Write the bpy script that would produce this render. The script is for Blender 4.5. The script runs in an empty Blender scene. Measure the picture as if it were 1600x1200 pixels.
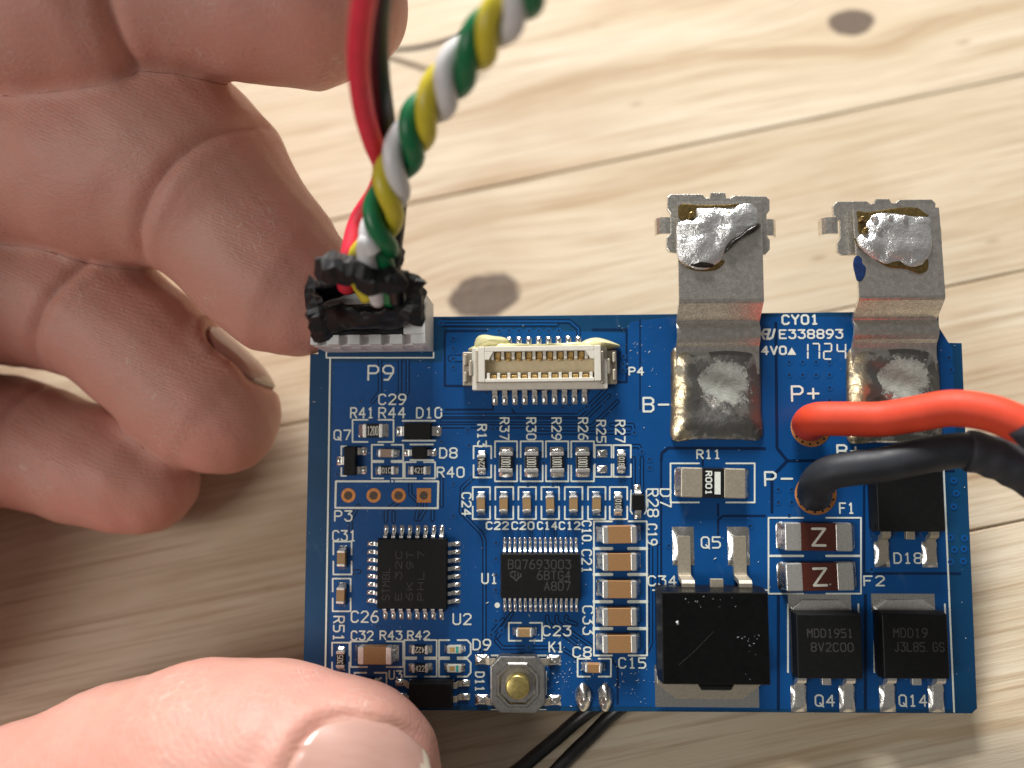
import bpy, bmesh, math, random
import numpy as np
from mathutils import Vector, Matrix, noise

random.seed(7)
S = bpy.context.scene
COL = S.collection
R_ = math.radians

# ------------------------------------------------------------------ frames (1 unit = 1 mm)
S.unit_settings.system = 'METRIC'
S.unit_settings.scale_length = 0.001
F = 1232.0                                    # focal length of the phone camera in photo pixels
TA, TB, TC = 0.01021, 0.85e-6, 3.88e-6        # table plane: 1/depth = TA + TB*(u-800) + TC*(v-600)
def cam_pt(u, v, d): return Vector(((u-800)*d/F, -(v-600)*d/F, -d))
n_t = Vector((-TB*F, TC*F, TA)).normalized()
x_t = Vector((1, 0, 0)); x_t = (x_t - n_t*x_t.dot(n_t)).normalized()
y_t = n_t.cross(x_t)
O_T = cam_pt(800, 600, 1/TA)
RW = Matrix((x_t, y_t, n_t))                  # camera axes -> world axes (table top is z = 0)
def to_world(p): return RW @ (p - O_T)
def CW(u, v, d): return to_world(cam_pt(u, v, d))
def TW(u, v, z=0.0):                          # point on the table, z above it
    k = Vector(((u-800)/F, -(v-600)/F, -1)); s = (z + O_T.dot(n_t))/k.dot(n_t)
    return to_world(k*s)
BA, BB, D0 = 0.033, 0.0825, 80.0              # the board's own plane
n_b = Vector((-BA, BB, 1)).normalized()
x_b = Vector((1, 0.002, 0)); x_b = (x_b - n_b*x_b.dot(n_b)).normalized()
y_b = n_b.cross(x_b)
O_B = cam_pt(1000, 800, D0/(1 + (BA*200 + BB*200)/F))
def B(u, v, h=0.0):                           # board-local mm of a point h above the board
    k = Vector(((u-800)/F, -(v-600)/F, -1)); s = (h + O_B.dot(n_b))/k.dot(n_b)
    q = k*s - O_B
    return Vector((q.dot(x_b), q.dot(y_b), h))
def BW(u, v, h=0.0):
    l = B(u, v, h)
    return to_world(O_B + x_b*l.x + y_b*l.y + n_b*l.z)
M_BOARD = Matrix.Translation(to_world(O_B)) @ Matrix((RW@x_b, RW@y_b, RW@n_b)).transposed().to_4x4()

# ------------------------------------------------------------------ camera
cam = bpy.data.cameras.new('camera'); cam_o = bpy.data.objects.new('camera', cam); COL.objects.link(cam_o)
cam_o.matrix_world = Matrix.Translation(to_world(Vector((0, 0, 0)))) @ RW.to_4x4()
cam.sensor_width = 36; cam.lens = 36*F/1600
cam.clip_start = 1; cam.clip_end = 5000
cam.dof.use_dof = True; cam.dof.focus_distance = 77.0
cam.dof.aperture_fstop = cam.lens*1e-3/(2*1.12)
S.camera = cam_o

# ------------------------------------------------------------------ light
W = bpy.data.worlds.new('World'); S.world = W; W.use_nodes = True
W.node_tree.nodes['Background'].inputs[0].default_value = (1.0, 0.955, 0.90, 1)
W.node_tree.nodes['Background'].inputs[1].default_value = 0.145
def area(name, az, el, dist, sx, sy, power, col):
    l = bpy.data.lights.new(name, 'AREA'); l.shape = 'RECTANGLE'; l.size = sx; l.size_y = sy
    l.energy = power; l.color = col
    o = bpy.data.objects.new(name, l); COL.objects.link(o)
    d = Vector((math.sin(R_(az))*math.cos(R_(el)), math.cos(R_(az))*math.cos(R_(el)), math.sin(R_(el))))
    o.location = d*dist; o.rotation_euler = d.to_track_quat('Z', 'Y').to_euler()
    return o
area('key_lamp', -4, 38, 520, 140, 100, 5.3e6, (1.0, 0.985, 0.955))
area('fill_lamp', -122, 47, 700, 300, 240, 1.75e6, (1.0, 0.965, 0.91))  # added fill from the camera side, brightens the fingers and board front
S.view_settings.view_transform = 'Standard'; S.view_settings.look = 'None'
S.view_settings.exposure = 0.0; S.view_settings.gamma = 1.0
S.cycles.max_bounces = 6; S.cycles.diffuse_bounces = 3; S.cycles.glossy_bounces = 4
S.cycles.use_denoising = True
S.cycles.caustics_reflective = False; S.cycles.caustics_refractive = False
S.cycles.sample_clamp_indirect = 4

# ------------------------------------------------------------------ materials
class NT:
    def __init__(s, name):
        s.m = bpy.data.materials.new(name); s.m.use_nodes = True
        s.t = s.m.node_tree; s.n = s.t.nodes; s.p = s.n['Principled BSDF']
    def new(s, t, **kw):
        x = s.n.new(t)
        for k, v in kw.items():
            if hasattr(x, k): setattr(x, k, v)
        return x
    def lk(s, a, b): s.t.links.new(a, b)
    def coord(s, kind='Object'): return s.new('ShaderNodeTexCoord').outputs[kind]
    def mapping(s, src, scale=(1,1,1), loc=(0,0,0), rot=(0,0,0)):
        m = s.new('ShaderNodeMapping'); s.lk(src, m.inputs[0])
        m.inputs['Scale'].default_value = scale; m.inputs['Location'].default_value = loc; m.inputs['Rotation'].default_value = rot
        return m.outputs[0]
    def noise(s, src, scale, detail=3, rough=0.5, dist=0.0):
        x = s.new('ShaderNodeTexNoise'); s.lk(src, x.inputs['Vector'])
        x.inputs['Scale'].default_value = scale; x.inputs['Detail'].default_value = detail
        x.inputs['Roughness'].default_value = rough; x.inputs['Distortion'].default_value = dist
        return x.outputs[0]
    def voro(s, src, scale, feature='F1', out=0):
        x = s.new('ShaderNodeTexVoronoi'); x.feature = feature; s.lk(src, x.inputs['Vector'])
        x.inputs['Scale'].default_value = scale
        return x.outputs[out]
    def ramp(s, src, stops, interp='LINEAR'):
        x = s.new('ShaderNodeValToRGB'); s.lk(src, x.inputs[0]); e = x.color_ramp.elements; x.color_ramp.interpolation = interp
        while len(e) < len(stops): e.new(0.5)
        for i, (p, c) in enumerate(stops):
            e[i].position = p; e[i].color = c if len(c) == 4 else (*c, 1)
        return x.outputs[0]
    def math(s, op, a, b=None, clamp=False):
        x = s.new('ShaderNodeMath'); x.operation = op; x.use_clamp = clamp
        for i, v in enumerate((a, b)):
            if v is None: continue
            if isinstance(v, (int, float)): x.inputs[i].default_value = v
            else: s.lk(v, x.inputs[i])
        return x.outputs[0]
    def mix(s, f, a, b, blend='MIX'):
        x = s.new('ShaderNodeMix'); x.data_type = 'RGBA'; x.blend_type = blend
        for sock, v in ((x.inputs[0], f), (x.inputs[6], a), (x.inputs[7], b)):
            if isinstance(v, (int, float)): sock.default_value = v
            elif isinstance(v, tuple): sock.default_value = v if len(v) == 4 else (*v, 1)
            else: s.lk(v, sock)
        return x.outputs[2]
    def bump(s, h, strength=0.3, dist=0.05, prev=None):
        x = s.new('ShaderNodeBump'); x.inputs['Strength'].default_value = strength; x.inputs['Distance'].default_value = dist
        s.lk(h, x.inputs['Height'])
        if prev is not None: s.lk(prev, x.inputs['Normal'])
        s.lk(x.outputs[0], s.p.inputs['Normal']); return x.outputs[0]
    def set(s, **kw):
        for k, v in kw.items():
            k = k.replace('_', ' ')
            i = s.p.inputs[k]
            if isinstance(v, (int, float)): i.default_value = v
            elif isinstance(v, tuple): i.default_value = v if len(v) == len(i.default_value) else (*v, 1)
            else: s.lk(v, i)
        return s

def plain(name, col, rough=0.5, metal=0.0, nscale=3.0, namp=0.12, bump=0.0, bscale=20, spec=0.5, rvar=0.1, coat=0.0):
    t = NT(name); c = t.coord()
    nz = t.noise(c, nscale, 4, 0.6)
    lo = tuple(max(0, x*(1-namp)) for x in col); hi = tuple(min(1, x*(1+namp)) for x in col)
    t.set(Base_Color=t.ramp(nz, [(0.3, lo), (0.7, hi)]), Metallic=metal)
    r = t.noise(c, nscale*2.3, 3)
    t.set(Roughness=t.math('ADD', t.math('MULTIPLY', r, rvar*2), rough-rvar, True))
    t.p.inputs['Specular IOR Level'].default_value = spec
    t.p.inputs['Coat Weight'].default_value = coat; t.p.inputs['Coat Roughness'].default_value = 0.15
    if bump: t.bump(t.noise(c, bscale, 4, 0.6), bump, 0.05)
    return t.m

MAT = {}
# blue solder mask (over bare laminate / over copper)
def mask_mat(name, base, hi):
    t = NT(name); c = t.coord()
    n1 = t.noise(c, 0.11, 3, 0.55); n2 = t.noise(c, 1.2, 4, 0.65)
    col = t.mix(t.ramp(n1, [(0.35, (0,0,0)), (0.7, (1,1,1))]), base, hi)
    # thin smears of dried flux on the mask
    sm = t.ramp(t.noise(t.mapping(c, (0.35, 0.16, 1)), 1.0, 6, 0.7, 0.8), [(0.62, (0,0,0)), (0.78, (1,1,1))])
    col = t.mix(t.math('MULTIPLY', sm, 0.16), col, (0.20, 0.27, 0.36))
    sp = t.ramp(t.voro(c, 0.9), [(0.0, (1,1,1)), (0.035, (0,0,0))])
    col = t.mix(t.math('MULTIPLY', sp, 0.25), col, (0.35, 0.45, 0.55))
    t.set(Base_Color=col, Roughness=t.math('ADD', t.math('MULTIPLY', n2, 0.30), 0.22), Coat_Weight=0.10, Coat_Roughness=0.12)
    t.p.inputs['Specular IOR Level'].default_value = 0.28
    t.bump(t.noise(c, 2.2, 4, 0.6), 0.10, 0.05)
    return t.m
MAT['laminate'] = mask_mat('mask_over_laminate', (0.004, 0.046, 0.125), (0.005, 0.062, 0.155))
MAT['pour'] = mask_mat('mask_over_copper', (0.0030, 0.062, 0.222), (0.0035, 0.082, 0.290))
MAT['gap'] = mask_mat('mask_in_gap', (0.002, 0.016, 0.062), (0.002, 0.020, 0.075))
MAT['track'] = mask_mat('mask_over_track', (0.004, 0.080, 0.265), (0.005, 0.105, 0.345))
MAT['edge'] = plain('laminate_edge', (0.42, 0.40, 0.30), 0.7, 0, 4, 0.25, 0.3, 9)
MAT['silk'] = plain('white_silkscreen', (0.80, 0.84, 0.76), 0.55, 0, 5, 0.10, 0.1, 14)
MAT['laser'] = plain('laser_marking', (0.040, 0.039, 0.037), 0.75, 0, 9, 0.45)
MAT['rmark'] = plain('resistor_marking', (0.68, 0.66, 0.58), 0.6, 0, 9, 0.15)
MAT['epoxy'] = plain('black_epoxy', (0.0065, 0.0065, 0.0068), 0.50, 0, 2.5, 0.25, 0.25, 14, 0.22)
MAT['epoxy_gloss'] = plain('polished_black_epoxy', (0.004, 0.004, 0.0042), 0.34, 0, 1.5, 0.3, 0.08, 8, 0.2)
MAT['tan'] = plain('tan_ceramic', (0.33, 0.205, 0.088), 0.55, 0, 6, 0.12, 0.12, 16)
MAT['tan2'] = plain('brown_ceramic', (0.33, 0.175, 0.070), 0.5, 0, 6, 0.10, 0.1, 16)
MAT['pinkish'] = plain('pinkish_ceramic', (0.36, 0.25, 0.19), 0.55, 0, 6, 0.1)
MAT['alumina'] = plain('white_alumina', (0.66, 0.64, 0.58), 0.5, 0, 6, 0.1)
MAT['rblack'] = plain('resistor_glaze', (0.010, 0.010, 0.012), 0.28, 0, 5, 0.2, 0.06, 10)
MAT['fusebrown'] = plain('fuse_brown', (0.085, 0.018, 0.011), 0.35, 0, 4, 0.2, 0.1, 10)
MAT['tin'] = plain('matte_tin', (0.76, 0.74, 0.70), 0.38, 0.85, 5, 0.14, 0.35, 7)
MAT['tin_warm'] = plain('warm_plated_tin', (0.55, 0.49, 0.39), 0.48, 0.75, 4, 0.12, 0.25, 8)
MAT['solder'] = plain('solder', (0.74, 0.73, 0.70), 0.24, 1.0, 5, 0.10, 0.55, 3.4, rvar=0.14)
MAT['nickel'] = plain('nickel_sheet', (0.72, 0.69, 0.63), 0.28, 0.90, 2.2, 0.18, 0.5, 6, rvar=0.14)
MAT['cover'] = plain('switch_cover_steel', (0.40, 0.385, 0.365), 0.36, 1.0, 3, 0.18, 0.4, 8)
MAT['gold'] = plain('gold_plating', (0.80, 0.53, 0.20), 0.42, 0.8, 3, 0.18, 0.3, 4)
MAT['brass'] = plain('brass_plunger', (0.55, 0.44, 0.16), 0.34, 0.85, 2.5, 0.22, 0.3, 3.5)
MAT['copper'] = plain('bare_copper', (0.58, 0.235, 0.075), 0.40, 0.55, 3, 0.14, 0.2, 8)
MAT['dark'] = plain('hole_dark', (0.006, 0.008, 0.014), 0.5)
MAT['cream'] = plain('cream_nylon', (0.76, 0.72, 0.63), 0.45, 0, 2, 0.05, 0.1, 8)
MAT['cream_in'] = plain('aged_cream_nylon', (0.74, 0.61, 0.39), 0.55, 0, 2, 0.08)
MAT['white'] = plain('white_nylon', (0.78, 0.775, 0.77), 0.45, 0, 2, 0.05, 0.08, 8)
MAT['glue'] = plain('yellowed_glue', (0.66, 0.62, 0.34), 0.28, 0, 2, 0.1, 0.3, 3)
MAT['tape'] = plain('black_tape', (0.0060, 0.0063, 0.0078), 0.50, 0, 1.2, 0.3, 0.7, 2.4, 0.4, 0.12)
MAT['w_red'] = plain('red_insulation', (0.78, 0.034, 0.070), 0.5, 0, 1, 0.1, 0.12, 2)
MAT['w_black'] = plain('black_insulation', (0.010, 0.010, 0.011), 0.38, 0, 1, 0.2, 0.15, 2)
MAT['w_white'] = plain('white_insulation', (0.68, 0.67, 0.68), 0.38, 0, 1, 0.06, 0.12, 2)
MAT['w_green'] = plain('green_insulation', (0.006, 0.150, 0.052), 0.36, 0, 1, 0.1, 0.12, 2)
MAT['w_yellow'] = plain('yellow_insulation', (0.60, 0.50, 0.035), 0.36, 0, 1, 0.08, 0.12, 2)
MAT['p_red'] = plain('red_silicone', (0.66, 0.060, 0.024), 0.58, 0, 0.5, 0.08, 0.10, 2, 0.3)
MAT['p_black'] = plain('black_silicone', (0.020, 0.022, 0.028), 0.55, 0, 0.5, 0.25, 0.22, 1.5, 0.35)
MAT['shrink'] = plain('heat_shrink', (0.026, 0.027, 0.035), 0.66, 0, 0.5, 0.2, 0.3, 1.8)
MAT['led'] = plain('led_resin', (0.72, 0.70, 0.60), 0.25, 0, 5, 0.1)
MAT['teal'] = plain('led_teal_die', (0.03, 0.46, 0.40), 0.3, 0, 5, 0.15)
MAT['stain'] = plain('blue_marker_ink', (0.010, 0.035, 0.13), 0.45, 0.2, 2.5, 0.4)
MAT['flux'] = plain('amber_flux', (0.24, 0.165, 0.06), 0.28, 0.75, 3, 0.35, 0.6, 5)
MAT['char'] = plain('charred_flux', (0.016, 0.011, 0.008), 0.25, 0, 4, 0.4, 0.5, 5)
MAT['hole'] = plain('hole_bottom', (0.10, 0.072, 0.052), 0.7, 0, 3, 0.3)
MAT['dust'] = plain('dust_specks', (0.55, 0.58, 0.60), 0.8)

def solder_pool_mat():
    t = NT('solder_pool'); c = t.coord()
    rad = t.new('ShaderNodeVectorMath'); rad.operation = 'LENGTH'
    cc = t.mapping(c, (1, 1, 0), (-0.35, 3.7, 0)); t.lk(cc, rad.inputs[0])
    wob = t.noise(c, 0.8, 8, 0.8)
    rr = t.math('ADD', rad.outputs['Value'], t.math('MULTIPLY', t.math('SUBTRACT', wob, 0.5), 6.0))
    film = t.ramp(t.noise(t.mapping(c, (1, 1, 1), (3.2, 1.1, 0)), 0.36, 6, 0.6), [(0.47, (0,0,0)), (0.52, (1,1,1))])
    silver = t.mix(t.noise(c, 0.5, 4), (0.80, 0.76, 0.68), (0.62, 0.62, 0.62))
    sx = t.new('ShaderNodeSeparateXYZ'); t.lk(c, sx.inputs[0])
    gold = t.ramp(t.math('ADD', t.math('MULTIPLY', sx.outputs[0], -0.22), t.math('MULTIPLY', t.noise(c, 0.7, 4), 0.35)), [(0.80, (0,0,0)), (1.0, (1,1,1))])
    col = t.mix(t.math('MULTIPLY', gold, 0.6), silver, (0.72, 0.53, 0.22))
    col = t.mix(t.math('MULTIPLY', film, 0.75), col, (0.11, 0.115, 0.11))
    patch = t.ramp(rr, [(1.9/6, (1,1,1)), (2.15/6, (0,0,0))])
    rs = t.math('DIVIDE', rr, 6.0)
    patch = t.ramp(rs, [(0.34, (1,1,1)), (0.385, (0,0,0))])
    col = t.mix(patch, col, t.mix(t.noise(c, 1.8, 5, 0.7), (0.20, 0.21, 0.185), (0.46, 0.47, 0.42)))
    sp = t.ramp(t.noise(c, 2.3, 3, 0.6), [(0.70, (0,0,0)), (0.74, (1,1,1))])
    edge = t.ramp(t.math('DIVIDE', rad.outputs['Value'], 8.0), [(0.3, (0,0,0)), (0.7, (1,1,1))])
    sp = t.math('MULTIPLY', sp, edge)
    col = t.mix(sp, col, (0.035, 0.018, 0.010))
    met = t.math('SUBTRACT', 1.0, t.math('MAXIMUM', t.math('MULTIPLY', patch, 0.9), t.math('MULTIPLY', sp, 1.0)), True)
    rgh = t.math('ADD', t.math('MULTIPLY', t.math('MAXIMUM', patch, t.math('MULTIPLY', film, 0.35)), 0.45), 0.30, True)
    t.set(Base_Color=col, Metallic=met, Roughness=rgh)
    b = t.bump(t.noise(c, 0.8, 5, 0.55), 0.5, 0.3)
    t.bump(t.math('MULTIPLY', t.noise(c, 5, 4, 0.7), t.math('ADD', patch, 0.15)), 0.6, 0.12, b)
    return t.m
MAT['pool'] = solder_pool_mat()
def tab_solder_mat():
    t = NT('crystalline_solder'); c = t.coord()
    v = t.voro(c, 3.2); n = t.noise(c, 1.3, 5, 0.65)
    col = t.mix(n, (0.93, 0.93, 0.94), (0.78, 0.78, 0.76))
    t.set(Base_Color=col, Metallic=0.82, Roughness=t.math('ADD', t.math('MULTIPLY', n, 0.25), 0.13))
    b = t.bump(n, 0.45, 0.5); b = t.bump(v, 0.16, 0.06, b); t.bump(t.noise(c, 7, 4, 0.7), 0.12, 0.04, b)
    return t.m
MAT['tabsolder'] = tab_solder_mat()

def skin_mat():
    t = NT('skin'); c = t.coord()
    n1 = t.noise(c, 0.14, 5, 0.65); n2 = t.noise(c, 0.9, 5, 0.65)
    col = t.mix(t.ramp(n1, [(0.3, (0,0,0)), (0.72, (1,1,1))]), (0.565, 0.300, 0.235), (0.59, 0.262, 0.212))
    col = t.mix(t.math('MULTIPLY', n2, 0.35), col, (0.64, 0.385, 0.315))
    # dry, flaky white lines
    fl = t.ramp(t.voro(t.mapping(c, (1.0, 1.6, 1.2), rot=(0.3, 0.2, 0.5)), 0.9, 'DISTANCE_TO_EDGE'), [(0.0, (1,1,1)), (0.05, (0,0,0))])
    reg = t.ramp(t.noise(c, 0.13, 3, 0.5), [(0.52, (0,0,0)), (0.64, (1,1,1))])
    col = t.mix(t.math('MULTIPLY', t.math('MULTIPLY', fl, reg), 0.42), col, (0.74, 0.60, 0.52))
    t.set(Base_Color=col, Roughness=t.math('ADD', t.math('MULTIPLY', n2, 0.2), 0.40),
          Subsurface_Weight=0.28, Subsurface_Radius=(1.0, 0.36, 0.18), Subsurface_Scale=1.6)
    t.p.inputs['Specular IOR Level'].default_value = 0.35
    w = t.new('ShaderNodeTexWave'); w.wave_type = 'BANDS'; w.bands_direction = 'DIAGONAL'
    t.lk(t.mapping(c, (1, 1, 1), rot=(0.2, 0.4, 0.2)), w.inputs[0]); w.inputs['Scale'].default_value = 1.25
    w.inputs['Distortion'].default_value = 7.0; w.inputs['Detail'].default_value = 1.5; w.inputs['Detail Scale'].default_value = 0.16
    b = t.bump(w.outputs[1], 0.16, 0.08)
    b = t.bump(t.voro(c, 1.5, 'DISTANCE_TO_EDGE'), 0.30, 0.18, b)
    b = t.bump(t.noise(t.mapping(c, (0.5, 1, 1)), 1.1, 6, 0.65), 0.30, 0.25, b)
    t.bump(t.math('MULTIPLY', fl, reg), 0.5, 0.06, b)
    return t.m
MAT['skin'] = skin_mat()
def nail_mat():
    t = NT('nail'); c = t.coord()
    n = t.noise(t.mapping(c, (0.3, 2.2, 1)), 1.0, 4)
    t.set(Base_Color=t.mix(n, (0.50, 0.285, 0.235), (0.57, 0.355, 0.295)), Roughness=0.22, Subsurface_Weight=0.2, Subsurface_Radius=(0.8, 0.35, 0.2), Coat_Weight=0.2)
    t.bump(n, 0.10, 0.1); return t.m
MAT['nail'] = nail_mat()
MAT['nail_edge'] = plain('nail_free_edge', (0.70, 0.60, 0.48), 0.4, 0, 2, 0.08, 0.1, 4)

# grain frame on the table
g0, g1 = TW(637, 319), TW(1600, 116)
GA = math.atan2((g1-g0).y, (g1-g0).x)
def grain(p):                                  # world -> (along, across)
    return (p.x*math.cos(GA) + p.y*math.sin(GA), -p.x*math.sin(GA) + p.y*math.cos(GA))
KNOTS = []
for (u, v, ru, rv) in ((757, 462, 62, 37), (1330, 35, 42, 22), (800, 400, 0, 0), ):
    if not ru: continue
    c = grain(TW(u, v)); e = grain(TW(u+ru, v)); q = grain(TW(u, v-rv))
    KNOTS.append((c[0], c[1], abs(e[0]-c[0]), math.hypot(q[0]-c[0], q[1]-c[1])))
def wood_mat():
    t = NT('pine_wood')
    g = t.new('ShaderNodeNewGeometry').outputs['Position']
    q = t.mapping(g, rot=(0, 0, -GA))
    oi = t.new('ShaderNodeObjectInfo').outputs['Random']
    sep = t.new('ShaderNodeSeparateXYZ'); t.lk(q, sep.inputs[0])
    x, y = sep.outputs[0], sep.outputs[1]
    ydef = y; kmask = None; kin = None; halo = None
    for (kx, ky, rx, ry) in KNOTS:
        dx = t.math('SUBTRACT', x, kx); dy = t.math('SUBTRACT', y, ky)
        ex = t.math('DIVIDE', dx, rx); ey = t.math('DIVIDE', dy, ry)
        r2 = t.math('ADD', t.math('MULTIPLY', ex, ex), t.math('MULTIPLY', ey, ey))
        fx = t.math('DIVIDE', dx, rx*2.2); fy = t.math('DIVIDE', dy, ry*2.4)
        w = t.math('POWER', 2.718, t.math('MULTIPLY', t.math('ADD', t.math('MULTIPLY', fx, fx), t.math('MULTIPLY', fy, fy)), -1.0))
        ydef = t.math('SUBTRACT', ydef, t.math('MULTIPLY', t.math('MULTIPLY', dy, w), 0.72))
        m = t.math('SUBTRACT', 1.0, t.math('POWER', r2, 1.2), True)
        rim = t.math('MULTIPLY', w, 1.0)
        kmask = m if kmask is None else t.math('MAXIMUM', kmask, m)
        halo = rim if halo is None else t.math('MAXIMUM', halo, rim)
        kin = r2 if kin is None else t.math('MINIMUM', kin, r2)
    off = t.math('MULTIPLY', oi, 173.0)
    cb = t.new('ShaderNodeCombineXYZ')
    t.lk(t.math('ADD', x, off), cb.inputs[0]); t.lk(t.math('ADD', ydef, off), cb.inputs[1]); t.lk(oi, cb.inputs[2])
    v = cb.outputs[0]
    warp = t.noise(t.mapping(v, (0.018, 0.05, 1)), 1.0, 3, 0.5)
    cb2 = t.new('ShaderNodeCombineXYZ')
    t.lk(t.math('MULTIPLY', t.math('ADD', x, off), 0.006), cb2.inputs[0])
    t.lk(t.math('ADD', t.math('MULTIPLY', ydef, 0.10), t.math('MULTIPLY', warp, 1.6)), cb2.inputs[1]); t.lk(off, cb2.inputs[2])
    rings = t.noise(cb2.outputs[0], 1.6, 4, 0.55)
    fine = t.noise(t.mapping(v, (0.045, 1.7, 1)), 1.0, 5, 0.65)
    fib = t.noise(t.mapping(v, (0.25, 6.0, 1)), 1.0, 3, 0.6)
    blot = t.noise(t.mapping(v, (0.022, 0.04, 1)), 1.0, 4, 0.6)
    col = t.ramp(rings, [(0.28, (0.41, 0.305, 0.195)), (0.40, (0.56, 0.470, 0.345)), (0.60, (0.635, 0.560, 0.440)), (0.80, (0.48, 0.375, 0.255))])
    col = t.mix(t.math('MULTIPLY', t.ramp(fine, [(0.46, (0,0,0)), (0.72, (1,1,1))]), 0.66), col, (0.30, 0.195, 0.11))
    col = t.mix(t.math('MULTIPLY', t.ramp(blot, [(0.50, (0,0,0)), (0.78, (1,1,1))]), 0.55), col, (0.37, 0.235, 0.12))
    col = t.mix(t.math('MULTIPLY', fib, 0.12), col, (0.34, 0.24, 0.145))
    speck = t.ramp(t.voro(t.mapping(v, (0.045, 0.12, 1)), 1.0), [(0.0, (1,1,1)), (0.07, (0,0,0))])
    col = t.mix(t.math('MULTIPLY', speck, 0.6), col, (0.20, 0.11, 0.06))
    tint = t.ramp(oi, [(0, (0.93, 0.90, 0.86)), (1, (1.04, 1.03, 1.02))])
    col = t.mix(1.0, col, tint, 'MULTIPLY')
    kn = t.noise(g, 0.35, 5, 0.6)
    kr = t.noise(t.mapping(g, (1, 1, 1)), 0.9, 4, 0.6)
    kcol = t.mix(kr, (0.055, 0.040, 0.031), (0.150, 0.108, 0.082))
    krim = t.ramp(t.math('ADD', kin, t.math('MULTIPLY', t.math('SUBTRACT', kn, 0.5), 1.1)), [(0.45, (0,0,0)), (0.85, (1,1,1)), (1.0, (0.1,0.1,0.1))])
    kcol = t.mix(t.math('MULTIPLY', krim, 0.6), kcol, (0.085, 0.055, 0.042))
    kf = t.ramp(t.math('ADD', kin, t.math('MULTIPLY', t.math('SUBTRACT', kn, 0.5), 0.9)), [(0.66, (1,1,1)), (1.02, (0,0,0))])
    col = t.mix(t.math('MULTIPLY', halo, 0.28), col, (0.44, 0.31, 0.19))
    col = t.mix(t.math('MULTIPLY', kf, 0.92), col, kcol)
    t.set(Base_Color=col, Roughness=t.math('ADD', t.math('MULTIPLY', fine, 0.25), 0.48))
    t.p.inputs['Specular IOR Level'].default_value = 0.15
    b = t.bump(fine, 0.35, 0.25); t.bump(fib, 0.25, 0.10, b)
    return t.m
MAT['wood'] = wood_mat()

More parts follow.
